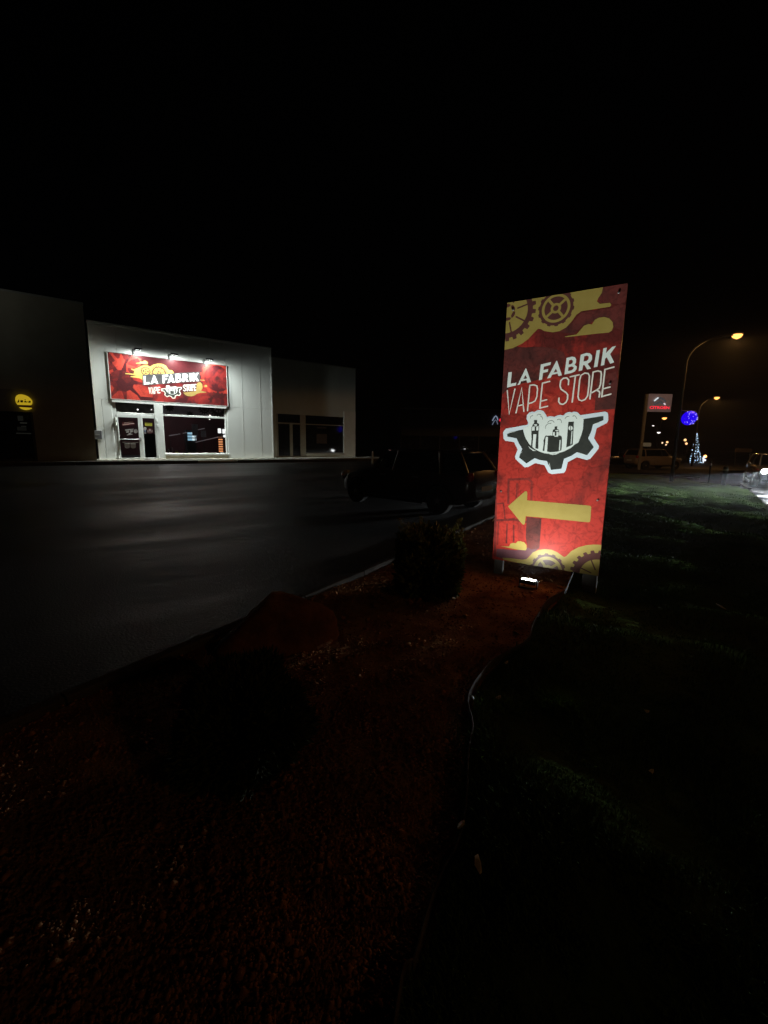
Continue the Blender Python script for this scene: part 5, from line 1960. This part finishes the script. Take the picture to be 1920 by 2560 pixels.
# blue light ball on the first lamp pole
yb = hy
bb = at_y(1723, 1045, yb)
rb_x = at_y(1740.5, 1045, yb)[0] - bb[0]
ball = tag(empty('light_ball', tuple(bb)), 'round blue illuminated ball decoration hanging from the street lamp pole', 'decoration')
m = bpy.data.materials.new('blue_light_net')
m.use_nodes = True
t = m.node_tree
b_ = t.nodes['Principled BSDF']
b_.inputs['Base Color'].default_value = (.01, .005, .1, 1)
tc = t.nodes.new('ShaderNodeTexCoord')
vo = t.nodes.new('ShaderNodeTexVoronoi')
vo.inputs['Scale'].default_value = 16
t.links.new(tc.outputs['Object'], vo.inputs['Vector'])
rp_ = t.nodes.new('ShaderNodeValToRGB')
rp_.color_ramp.elements[0].position = .0
rp_.color_ramp.elements[0].color = (.06, .02, 1, 1)
rp_.color_ramp.elements[1].position = .35
rp_.color_ramp.elements[1].color = (.014, .0, .78, 1)
t.links.new(vo.outputs['Distance'], rp_.inputs[0])
t.links.new(rp_.outputs[0], b_.inputs['Emission Color'])
b_.inputs['Emission Strength'].default_value = 1.05
sphere = []
nr = 12
prof = [(max(.002, rb_x * math.sin(math.pi * k / nr)), -rb_x * math.cos(math.pi * k / nr)) for k in range(nr + 1)]
so = MB().lathe(prof, (0, 0, 0), 'z', 24).build('light_net', m, ball, smooth=True)
so.rotation_euler = (R(0), R(35), 0)
so.scale = (.93, .93, 1.04)
pb = at_y(1703, 1027, yb)
# small twinkling lights on the net
tw_ = MB()
for k in range(34):
    u = random.uniform(-.9, .9)
    a = random.uniform(math.pi, 2 * math.pi)
    q = math.sqrt(1 - u * u)
    p_ = Vector((q * math.cos(a), q * math.sin(a), u)) * rb_x * 1.0
    tw_.lathe([(.002, -.022), (.02, 0), (.002, .022)], tuple(p_), 'z', 6)
o = tw_.build('twinkle_lights', emis('twinkle', (.5, .42, 1), 1.2), ball)
o['kind'] = 'stuff'
e0 = np.array([b1[0], b1[1], pb[2]])
e1 = at_y(1742, 1029, yb)
MB().tube([tuple(e0 - bb), tuple(e1 - bb)], .03, 8).build('hanging_arm', M['steel'], ball)
MB().tube([(0, 0, rb_x * .95), (0, 0, e1[2] - bb[2] + .0)], .012, 6).build('hanger', M['steel'], ball)

# ------------------------------------------------------------------ totem with flag panel
TY = 33.0
tb = at_y(1597, 1166, TY)
tt = at_y(1613, 985, TY)
tgz = gz(tb[0], tb[1])
TO = tag(empty('flag_totem', (tb[0], tb[1], tgz)), 'tall pale pole carrying a white flag panel with chevron badge and red lettering', 'sign')
hT = tt[2] - tgz
pw = .10
MB().bbox(-pw, pw, -.09, .09, 0, hT, .02).build('pole', M['pale'], TO)
# panel corners
f0 = at_y(1614, 990, TY)
f1 = at_y(1679, 980, TY)
f2 = at_y(1674, 1030, TY)
pu0, pu1 = pw + .02, f1[0] - tb[0] + .05
pz0, pz1 = f2[2] - tgz, (f1[2] + f0[2]) / 2 - tgz
panm = mat('flag_panel_white', (.34, .29, .29), .5, emit=(.62, .42, .44), es=.07, noise_=(1, (.46, .40, .39)))
MB().bbox(pu0, pu1, -.10, .10, pz0, pz1, .02).build('flag_panel', panm, TO)
for zz in (.15, .85):
    MB().bbox(pw, pu0, -.05, .05, pz0 + (pz1 - pz0) * zz, pz0 + (pz1 - pz0) * zz + .1, .01).build('bracket', M['pale'], TO)
# double chevron
cu = pu0 + (pu1 - pu0) * .47
def chev(name, zt_, wd, hh, th, m_, y=-.16):
    P = [(cu - wd, zt_ - hh), (cu - wd * .5, zt_ - hh * .35), (cu, zt_), (cu + wd * .5, zt_ - hh * .35), (cu + wd, zt_ - hh), (cu + wd, zt_ - hh - th * .75), (cu + wd * .45, zt_ - hh * .4 - th * .8), (cu, zt_ - th), (cu - wd * .45, zt_ - hh * .4 - th * .8), (cu - wd, zt_ - hh - th * .75)]
    n = len(P)
    v = [(a, y, b) for a, b in P] + [(a, -.101, b) for a, b in P]
    f = [tuple(range(n)), tuple(range(2 * n - 1, n - 1, -1))] + [(i, (i + 1) % n, n + (i + 1) % n, n + i) for i in range(n)]
    return MB().add(v, f).build(name, m_, TO)
PHt = pz1 - pz0
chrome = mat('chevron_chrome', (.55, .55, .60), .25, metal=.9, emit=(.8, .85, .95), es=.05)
chev('chevron', pz1 - PHt * .17, (pu1 - pu0) * .26, PHt * .22, PHt * .13, chrome)
chev('chevron', pz1 - PHt * .38, (pu1 - pu0) * .26, PHt * .22, PHt * .13, chrome)
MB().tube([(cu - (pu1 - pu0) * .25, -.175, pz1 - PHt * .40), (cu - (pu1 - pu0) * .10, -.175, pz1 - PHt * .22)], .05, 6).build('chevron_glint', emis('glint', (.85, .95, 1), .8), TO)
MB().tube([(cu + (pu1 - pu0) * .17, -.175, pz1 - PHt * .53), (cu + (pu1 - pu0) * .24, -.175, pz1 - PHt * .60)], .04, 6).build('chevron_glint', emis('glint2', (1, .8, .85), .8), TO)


def text_mesh(name, s, height, width, m_, parent, loc, rot=(math.pi / 2, 0, 0), ext=.01, bold=0):
    cu_ = bpy.data.curves.new('t', 'FONT')
    cu_.body = s
    cu_.size = 1
    cu_.extrude = 0
    cu_.offset = bold
    cu_.resolution_u = 3
    to = bpy.data.objects.new('t', cu_)
    COL.objects.link(to)
    bpy.context.view_layer.update()
    me = bpy.data.meshes.new_from_object(to.evaluated_get(bpy.context.evaluated_depsgraph_get()))
    bpy.data.objects.remove(to)
    xs_ = [v_.co.x for v_ in me.vertices]
    ys_ = [v_.co.y for v_ in me.vertices]
    x0_, x1_, y0_, y1_ = min(xs_), max(xs_), min(ys_), max(ys_)
    for v_ in me.vertices:
        v_.co.x = (v_.co.x - x0_) / (x1_ - x0_) * width
        v_.co.y = (v_.co.y - y0_) / (y1_ - y0_) * height
    me.materials.clear()
    me.materials.append(m_)
    o = bpy.data.objects.new(name, me)
    COL.objects.link(o)
    o.parent = parent
    o.location = loc
    o.rotation_euler = rot
    return o


redglow = emis('red_letter_glow', (1, .02, .05), 1.3)
text_mesh('red_lettering', 'CITROËN', PHt * .19, (pu1 - pu0) * .84, redglow, TO, (pu0 + (pu1 - pu0) * .08, -.112, pz0 + PHt * .155), bold=.02)

# ------------------------------------------------------------------ dealer hall in the dark
DY = 58.0
dl0 = at_y(1004, 1022, DY)
dr0 = at_y(1500, 1003, DY)
hall = tag(empty('dealer_hall', (dl0[0], DY, -.2)), 'long dark showroom hall behind the red sign with a chevron badge', 'building')
HH = dl0[2] + .2
wlen = dr0[0] - dl0[0]
hm = mat('hall_cladding', (.10, .10, .11), .6, noise_=(.5, (.13, .13, .14)))
nb = 10
for k in range(nb):
    MB().bbox(wlen * k / nb + .01, wlen * (k + 1) / nb - .01, 0, .12, 2.9, HH, .01).build('cladding_panel', hm, hall)
    MB().box(wlen * k / nb + .08, wlen * (k + 1) / nb - .08, .1, .12, .15, 2.85).build('window_pane', M['glass'], hall)
    MB().bbox(wlen * k / nb - .06, wlen * k / nb + .06, .02, .16, 0, 2.89, .01).build('column', M['darkframe'], hall)
MB().box(0, wlen, .2, 20, 0, HH - .1).build('wall', M['darkframe'], hall)
MB().bbox(-.1, wlen + .1, -.06, .3, HH, HH + .15, .02).build('parapet_cap', M['frame'], hall)
# badge
bd = at_y(1240, 1048, DY - .3)
bo = tag(empty('chevron_badge', (bd[0], DY - .1, bd[2])), 'small glowing double chevron badge on the dark hall, left of the red sign', 'badge')
for k, dz in enumerate((.55, -.25)):
    MB().tube([(x_ * .66, 0, z_ * .66) for x_, z_ in ((-.62, dz - .85), (-.25, dz - .1), (0, dz + .12), (.25, dz - .1), (.5, dz - .75))], .055, 8).build('chevron', emis('badge_glow', (.6, .72, 1), .38 - .2 * k), bo)
rbx = at_y(1249, 1050, DY - .3)
text_mesh('red_lettering', 'CITROËN', .75, 5.2, redglow, bo, (rbx[0] - bd[0], -.05, rbx[2] - bd[2] - .3), bold=.02)

# ------------------------------------------------------------------ lit christmas tree
XY = 52.0
xb = at_y(1731, 1160, XY)
xt = at_y(1735, 1086, XY)
XT = tag(empty('lit_tree', (xb[0], XY, xb[2])), 'conical tree wrapped in bluish white lights far down the road', 'tree')
hx_ = xt[2] - xb[2]
rx_ = at_y(1750, 1150, XY)[0] - xb[0]
MB().tube([(0, 0, -.8), (0, 0, hx_ * .95)], [.12, .02], 8).build('trunk', M['darkframe'], XT)
fv, ff = [], []
for k in range(2600):
    t_ = random.random() ** .7
    zz = hx_ * (1 - t_)
    r_ = rx_ * .85 * t_ * random.uniform(.5, 1)
    a = random.uniform(0, 2 * math.pi)
    p_ = Vector((r_ * math.cos(a), r_ * math.sin(a), zz))
    d1 = Vector((math.cos(a), math.sin(a), random.uniform(-.5, .3))) * .35
    d2 = Vector((-math.sin(a), math.cos(a), random.uniform(-.3, .3))) * .10
    n_ = len(fv)
    fv += [tuple(p_ - d2), tuple(p_ + d1), tuple(p_ + d2)]
    ff.append((n_, n_ + 1, n_ + 2))
cr = raw('crown', fv, ff, mat('fir_green', (.02, .035, .02), .8), XT)
bl = MB()
strings = []
for (sx_, n_) in ((-.85, 15), (-.4, 14), (.05, 17), (.5, 14), (.9, 15)):
    for k in range(n_):
        t_ = (k + random.uniform(-.3, .3)) / n_
        w_ = t_ ** 1.05
        x_ = sx_ * rx_ * w_ + random.uniform(-.09, .09)
        y_2 = -rx_ * w_ * math.sqrt(max(.0, 1 - sx_ * sx_ * .95)) - .05
        z_2 = hx_ * (1 - t_)
        s_ = random.uniform(.035, .085) * (1.25 if t_ < .3 else 1)
        bl.lathe([(.003, -s_), (s_ * .8, 0), (.003, s_)], (x_, y_2, z_2), 'z', 6)
for k in range(14):
    a = math.pi * k / 13
    bl.lathe([(.003, -.09), (.08, 0), (.003, .09)], (-.35 * rx_ + rx_ * .55 * -math.cos(a), -rx_ * .5, -.25 - .35 * math.sin(a)), 'z', 6)
bo_ = bl.build('light_string', emis('tree_bulbs', (.55, .78, 1), 1.8), XT)
bo_['kind'] = 'stuff'
# small lit figure beside the tree
fgp = at_y(1752, 1149, XY)
fgo = tag(empty('lit_figure', (fgp[0], XY - .5, fgp[2])), 'small bright white light figure at the foot of the lit tree', 'decoration')
fb = MB()
for k in range(26):
    a = random.uniform(0, 6.28)
    r_ = random.uniform(0, .42)
    s_ = random.uniform(.05, .09)
    fb.lathe([(.003, -s_), (s_, 0), (.003, s_)], (r_ * math.cos(a) * .9, 0, r_ * math.sin(a)), 'z', 6)
fb.tube([(0, .05, -1.2), (0, .05, .3)], .04, 6)
fb.build('light_string', emis('figure_bulbs', (.78, .88, 1), 1.5), fgo)
# thin posts at the road edge
for (pa, pb_, r_, lb) in (((1771, 1205), (1771, 1150), .045, 'thin dark post at the far road edge, below the orange light'), ((1808, 1214), (1811, 1165), .10, 'thick dark bollard post at the road edge left of the oncoming car')):
    p_ = at(*pa)
    q_ = at_y(*pb_, p_[1])
    o = tag(empty('edge_post', tuple(p_)), lb, 'post', 'posts at the road edge')
    hq_ = q_[2] - p_[2]
    MB().tube([(0, 0, -.05), (0, 0, hq_ * .97), (0, 0, hq_)], [r_, r_ * .9, r_ * .5], 10).build('post_body', M['rubber'], o)
    MB().lathe([(r_ * 1.05, hq_ * .75), (r_ * 1.08, hq_ * .78), (r_ * 1.05, hq_ * .85)], (0, 0, 0), 'z', 10).build('band', M['frame'], o)
# low sign board right, dim
sbp = at_y(1838, 1126, 40)
o = tag(empty('board_sign', (sbp[0], 40, -.2)), 'dim low white board on two legs above the oncoming car', 'sign')
w_ = at_y(1880, 1126, 40)[0] - sbp[0]
hz1 = sbp[2] + .2
MB().bbox(0, w_, -.04, .04, hz1 - .15, hz1 + .18, .01).build('board', mat('dim_board', (.3, .24, .22), .6), o)
for x_ in (.1, w_ - .1):
    MB().tube([(x_, 0, 0), (x_, 0, hz1 - .16)], .04, 8).build('leg', M['darkframe'], o)
# lit kiosk box behind the totem
kb = at_y(1606, 1116, 80)
o = tag(empty('lit_box_sign', (kb[0], 80, -.2)), 'faint yellowish lit box sign between totem pole and far lamps', 'sign')
kw = at_y(1626, 1116, 80)[0] - kb[0]
MB().bbox(0, kw, -.2, .2, kb[2] + .2, kb[2] + .9, .03).build('box_face', mat('dim_box', (.1, .08, .05), .6, emit=(.5, .36, .2), es=.12), o)
MB().tube([(kw / 2, 0, 0), (kw / 2, 0, kb[2] + .19)], .08, 8).build('pole', M['darkframe'], o)

# ------------------------------------------------------------------ thin haze added to give the street lamps halos
hz_m = bpy.data.materials.new('lamp_halo_haze')
hz_m.use_nodes = True
t = hz_m.node_tree
t.nodes.clear()
vo_ = t.nodes.new('ShaderNodeOutputMaterial')
pv_ = t.nodes.new('ShaderNodeVolumePrincipled')
pv_.inputs['Color'].default_value = (.9, .93, 1, 1)
pv_.inputs['Density'].default_value = .0008
pv_.inputs['Anisotropy'].default_value = .45
t.links.new(pv_.outputs[0], vo_.inputs['Volume'])
hz_o = MB().box(-310, 310, -70, 530, -1.8, 9.6).build('haze', hz_m)
hz_o['kind'] = 'stuff'

# ------------------------------------------------------------------ planting: shrubs, boulder, stones
def rock(name, c, size, label, m_, rz=0, seed=1, sub=4):
    bm = bmesh.new()
    bmesh.ops.create_icosphere(bm, subdivisions=sub, radius=1)
    for v_ in bm.verts:
        d = v_.co.normalized()
        # planar facets: flatten towards a few random directions
        k = 1.0
        for i in range(9):
            r2 = random.Random(seed * 31 + i)
            n_ = Vector((r2.uniform(-1, 1), r2.uniform(-1, 1), r2.uniform(-.5, 1))).normalized()
            lim = r2.uniform(.62, .86)
            dd = d.dot(n_)
            if dd > 0 and k * dd > lim: k = lim / dd
        k *= 1 + .06 * noise.noise(d * 3 + Vector((seed, 0, 0))) + .03 * noise.noise(d * 8) + .014 * noise.noise(d * 19)
        v_.co = Vector((d.x * size[0] * k, d.y * size[1] * k, d.z * size[2] * k))
    me = bpy.data.meshes.new(name)
    bm.to_mesh(me)
    bm.free()
    me.shade_smooth()
    me.materials.append(m_)
    o = bpy.data.objects.new(name, me)
    COL.objects.link(o)
    o.location = c
    o.rotation_euler.z = rz
    tag(o, label, 'rock')
    return o


rk = at(678, 1625)
rock('boulder', (rk[0], rk[1] + .18, gz(rk[0], rk[1]) + .06), (.50, .38, .33), 'large rounded ochre boulder beside the kerb behind the big round shrub', M['rock'], .4, 8)


def shrub(name, c, rad, hgt, label, nleaf, mats, kind='needle', tips=None, seed=1):
    r2 = np.random.default_rng(seed)
    root = tag(empty(name, tuple(c)), label, 'shrub', 'shrubs in the gravel bed')
    # branches
    br_ = MB()
    nbr = 26
    ends = []
    for k in range(nbr):
        a = r2.uniform(0, 2 * math.pi)
        el = r2.uniform(.15, 1.4)
        e = Vector((rad * .85 * math.cos(a) * math.cos(el), rad * .85 * math.sin(a) * math.cos(el), hgt * .15 + hgt * .75 * math.sin(el)))
        midp = e * .5 + Vector((0, 0, .06))
        br_.tube([(0, 0, -.02), tuple(midp), tuple(e)], [.018, .010, .004], 6)
        ends.append(e)
    br_.build('branches', mat('bark', (.04, .03, .02), .9), root)
    # sprays over the volume
    n = nleaf
    a = r2.uniform(0, 2 * math.pi, n)
    cz = r2.uniform(-.35, 1, n)
    rr_ = (r2.random(n) ** .36)
    lump = np.array([1 + .34 * noise.noise(Vector((math.cos(x) * 2.2, math.sin(x) * 2.2, z * 2.2 + seed))) for x, z in zip(a, cz)])
    q = np.sqrt(np.clip(1 - cz ** 2, 0, 1))
    P = np.stack([rad * q * np.cos(a), rad * q * np.sin(a), np.where(cz > 0, hgt * .42 + hgt * .58 * cz, hgt * .42 + hgt * .42 * cz / .4)], 1) * (rr_ * lump)[:, None]
    P[:, 2] = np.clip(P[:, 2], .01, None)
    D = P - np.array([0, 0, hgt * .25])
    D /= np.linalg.norm(D, axis=1)[:, None] + 1e-6
    D += r2.normal(0, .45, (n, 3)) + np.array([0, 0, .35])
    D /= np.linalg.norm(D, axis=1)[:, None]
    T = np.cross(D, r2.normal(0, 1, (n, 3)))
    T /= np.linalg.norm(T, axis=1)[:, None] + 1e-6
    ln_ = r2.uniform(.035, .075, n)[:, None] * (1.0 if kind == 'needle' else 1.35)
    wd = r2.uniform(.004, .008, n)[:, None] * (1 if kind == 'needle' else 1.7)
    V = np.stack([P - T * wd, P + D * ln_ * .5 + T * wd * .8, P + D * ln_, P + D * ln_ * .5 - T * wd * 1.6], 1).reshape(-1, 3)
    Fq = np.arange(n * 4).reshape(-1, 4)
    top_mask = None
    if tips:
        sel = (D[:, 2] > .2) & (P[:, 2] > hgt * .55) & (r2.random(n) < .5)
        V4 = V.reshape(-1, 4, 3)
        A_, B_ = V4[~sel].reshape(-1, 3), V4[sel].reshape(-1, 3)
        o1 = big('foliage', A_, np.arange(len(A_)).reshape(-1, 4), mats[0], root)
        o2 = big('young_foliage', B_, np.arange(len(B_)).reshape(-1, 4), mats[1], root)
        o2['kind'] = 'stuff'
    else:
        o1 = big('foliage', V, Fq, mats[0], root)
    o1['kind'] = 'stuff'
    return root


M['leaf1'] = mat('dark_pine_green', (.042, .06, .034), .6, spec=.2, noise_=(3, (.045, .062, .032)))
M['leaf2'] = mat('juniper_green', (.10, .14, .05), .6, spec=.2, noise_=(4, (.15, .19, .07)))
M['leaf3'] = mat('yellow_green_tips', (.34, .36, .09), .6, noise_=(9, (.22, .26, .06)))
s1 = at(565, 1985)
shrub('round_shrub', (s1[0] - .0, s1[1] + .25, gz(s1[0], s1[1])), .27, .43, 'big dark round shrub in the red gravel, nearest the camera', 42000, [M['leaf1']], seed=3)
s2 = at(1080, 1500)
shrub('upright_shrub', (s2[0], s2[1] + .28, gz(s2[0], s2[1])), .33, .62, 'upright shrub with yellow green tips between kerb and sign', 26000, [M['leaf2'], M['leaf3']], 'spray', tips=True, seed=5)
# whippy shoots on the upright shrub
sh = MB()
up_ = [o for o in bpy.data.objects if o.name == 'upright_shrub'][0]
r3 = random.Random(5)
V, Fq = [], []
for k in range(30):
    a = r3.uniform(0, 6.28)
    b0_ = Vector((.18 * math.cos(a), .18 * math.sin(a), .5))
    e = b0_ + Vector((.16 * math.cos(a), .16 * math.sin(a), r3.uniform(.08, .30)))
    for j in range(60):
        t_ = r3.random()
        p_ = b0_.lerp(e, t_) + Vector((r3.gauss(0, .012), r3.gauss(0, .012), 0))
        d = Vector((r3.gauss(0, 1), r3.gauss(0, 1), 1.2)).normalized() * .04
        w_ = Vector((r3.gauss(0, 1), r3.gauss(0, 1), 0)).normalized() * .006
        n_ = len(V)
        V += [tuple(p_ - w_), tuple(p_ + w_), tuple(p_ + d)]
        Fq.append((n_, n_ + 1, n_ + 2))
o = raw('shoots', V, Fq, M['leaf3'], up_)
o['kind'] = 'stuff'


# ---- gravel stones scattered over the bed
def scatter(poly, n, dmin, dmax, pw=1.6):
    out = []
    tries = 0
    while len(out) < n and tries < n * 12:
        tries += 1
        dd = dmin * (dmax / dmin) ** (random.random())
        a = random.uniform(-.95, .95)
        x, y = dd * math.sin(a), dd * math.cos(a)
        if inside((x, y), poly):
            out.append((x, y, dd))
    return out


bp_ = [tuple(map(float, p_)) for p_ in bed_poly]
pts_ = scatter(bp_, 24000, .7, 11)
octv = np.array([(1, 0, 0), (0, 1, 0), (-1, 0, 0), (0, -1, 0), (0, 0, 1), (0, 0, -1)], float)
octf = np.array([(0, 1, 4), (1, 2, 4), (2, 3, 4), (3, 0, 4), (1, 0, 5), (2, 1, 5), (3, 2, 5), (0, 3, 5)])
n = len(pts_)
Pn = np.array([(x, y, bed_h(x, y)) for x, y, d in pts_])
dd_ = np.array([d for _, _, d in pts_])
sz = rng.uniform(.005, .012, n) * np.clip(.6 + dd_ * .16, .7, 1.9)
big_ = rng.random(n) < .06
sz[big_] *= 2.1
sz *= rng.uniform(.6, 1.3, n)
jit = rng.uniform(.65, 1.25, (n, 6, 1))
ang = rng.uniform(0, 6.28, n)
ca_, sa_ = np.cos(ang), np.sin(ang)
base = octv[None] * jit * sz[:, None, None] * np.array([1, .8, .6])
X = base[..., 0] * ca_[:, None] - base[..., 1] * sa_[:, None]
Yv = base[..., 0] * sa_[:, None] + base[..., 1] * ca_[:, None]
V = np.stack([X + Pn[:, None, 0], Yv + Pn[:, None, 1], base[..., 2] + Pn[:, None, 2] + sz[:, None] * .2], -1).reshape(-1, 3)
Fq = (octf[None] + (np.arange(n) * 6)[:, None, None]).reshape(-1, 3)
o = big('gravel', V, Fq, M['stone'])
tag(o, 'reddish gravel covering the planting bed', 'gravel', kind='stuff')

# ---- grass blades
lp_ = [tuple(map(float, p_)) for p_ in lawn_poly]
gp = scatter(lp_, 60000, .8, 22)
n = len(gp)
Pn = np.array([(x, y, lawn_h(x, y) - .015) for x, y, d in gp])
dd_ = np.array([d for _, _, d in gp])
dens = np.array([noise.noise(Vector((x * 1.6, y * 1.6, 9))) for x, y, _ in gp])
hgt = rng.uniform(.015, .04, n) * np.clip(1 + dens * 1.4, .4, 2.0)
hgt *= np.clip(1.1 - dd_ * .02, .7, 1.1)
ang = rng.uniform(0, 6.28, n)
lean = rng.uniform(.1, .9, n) * hgt
wd = rng.uniform(.0015, .003, n) * np.clip(dd_ * .4, 1, 4.5)
dx_, dy_ = np.cos(ang), np.sin(ang)
V = np.zeros((n, 5, 3))
for i, (t_, wk) in enumerate(((0, 1), (0, -1), (.6, .8), (.6, -.8), (1, 0))):
    V[:, i, 0] = Pn[:, 0] + dx_ * lean * t_ ** 2 - dy_ * wd * wk
    V[:, i, 1] = Pn[:, 1] + dy_ * lean * t_ ** 2 + dx_ * wd * wk
    V[:, i, 2] = Pn[:, 2] + hgt * t_
tri = np.array([(0, 1, 2), (1, 3, 2), (2, 3, 4)])
Fq = (tri[None] + (np.arange(n) * 5)[:, None, None]).reshape(-1, 3)
o = big('grass', V.reshape(-1, 3), Fq, mat('grass_blade', (.042, .095, .024), .8, spec=.04, noise_=(1.5, (.065, .11, .03))))
tag(o, 'short wet grass of the lawn', 'grass', kind='stuff')

# taller tufts near the edging
tv, tf = [], []
def tuft(px, py, n, h, spread):
    p_ = at(px, py)
    for k in range(n):
        a = random.uniform(0, 6.28)
        r_ = random.uniform(0, spread)
        x, y = p_[0] + r_ * math.cos(a), p_[1] + r_ * math.sin(a)
        z = lawn_h(x, y) - .02
        a2 = random.uniform(0, 6.28)
        hh = h * random.uniform(.5, 1)
        l_ = hh * random.uniform(.3, 1.0)
        w_ = .003
        k0 = len(tv)
        for t_, wk in ((0, 1), (0, -1), (.6, .7), (.6, -.7), (1, 0)):
            tv.append((x + math.cos(a2) * l_ * t_ ** 2 - math.sin(a2) * w_ * wk, y + math.sin(a2) * l_ * t_ ** 2 + math.cos(a2) * w_ * wk, z + hh * t_ - .4 * l_ * t_ ** 3 * .5))
        tf.extend([(k0, k0 + 1, k0 + 2), (k0 + 1, k0 + 3, k0 + 2), (k0 + 2, k0 + 3, k0 + 4)])
for a in ((1385, 1765, 190, .14, .14), (1430, 1775, 120, .10, .18), (1250, 1770, 110, .08, .12), (1290, 1790, 90, .08, .12), (1340, 1650, 60, .08, .14), (1200, 1900, 80, .08, .16), (1700, 1850, 90, .08, .3), (1480, 1900, 80, .07, .2)):
    tuft(*a)
o = raw('tall_grass', tv, tf, mat('tuft_green', (.08, .16, .02), .9, spec=0, noise_=(5, (.07, .12, .02))))
tag(o, 'taller grass tufts on the lawn beside the edging', 'grass', kind='stuff')

# fallen leaves and small litter on the lawn (a few pale pieces)
for k, (px_, py_, s_) in enumerate(((1178, 1783, .022), (1193, 2216, .032), (1152, 2090, .022), (1627, 1939, .018), (1265, 1664, .018), (1615, 1787, .02), (1800, 1528, .05), (1245, 1760, .02))):
    p_ = at(px_, py_)
    v = []
    for j in range(7):
        a = 2 * math.pi * j / 7
        v.append((s_ * math.cos(a) * (1 + .2 * math.sin(3 * a)), s_ * .55 * math.sin(a), .006 * math.cos(2 * a)))
    v.append((0, 0, .012))
    o = MB().add(v, [(j, (j + 1) % 7, 7) for j in range(7)]).build('fallen_leaf', mat('pale_leaf_%d' % k, (.45, .42, .34), .4))
    hh = max(lawn_h(p_[0], p_[1]), gz(p_[0], p_[1])) + .025
    o.location = (p_[0], p_[1], hh)
    o.rotation_euler = (random.uniform(.2, .8), random.uniform(-.5, .5), random.uniform(0, 3))
    tag(o, ['pale fallen leaf leaning on the edging where it bends', 'curled pale leaf lowest on the dark lawn', 'thin pale leaf beside the edging low on the lawn', 'lone small pale leaf in the middle of the dark lawn',
            'pale leaf at the edging just below the sign', 'pale leaf right of the tall grass tufts', 'larger pale leaf on the lawn at the right, near the ditch', 'tiny pale leaf among the left grass tufts'][k], 'leaf', 'fallen leaves')
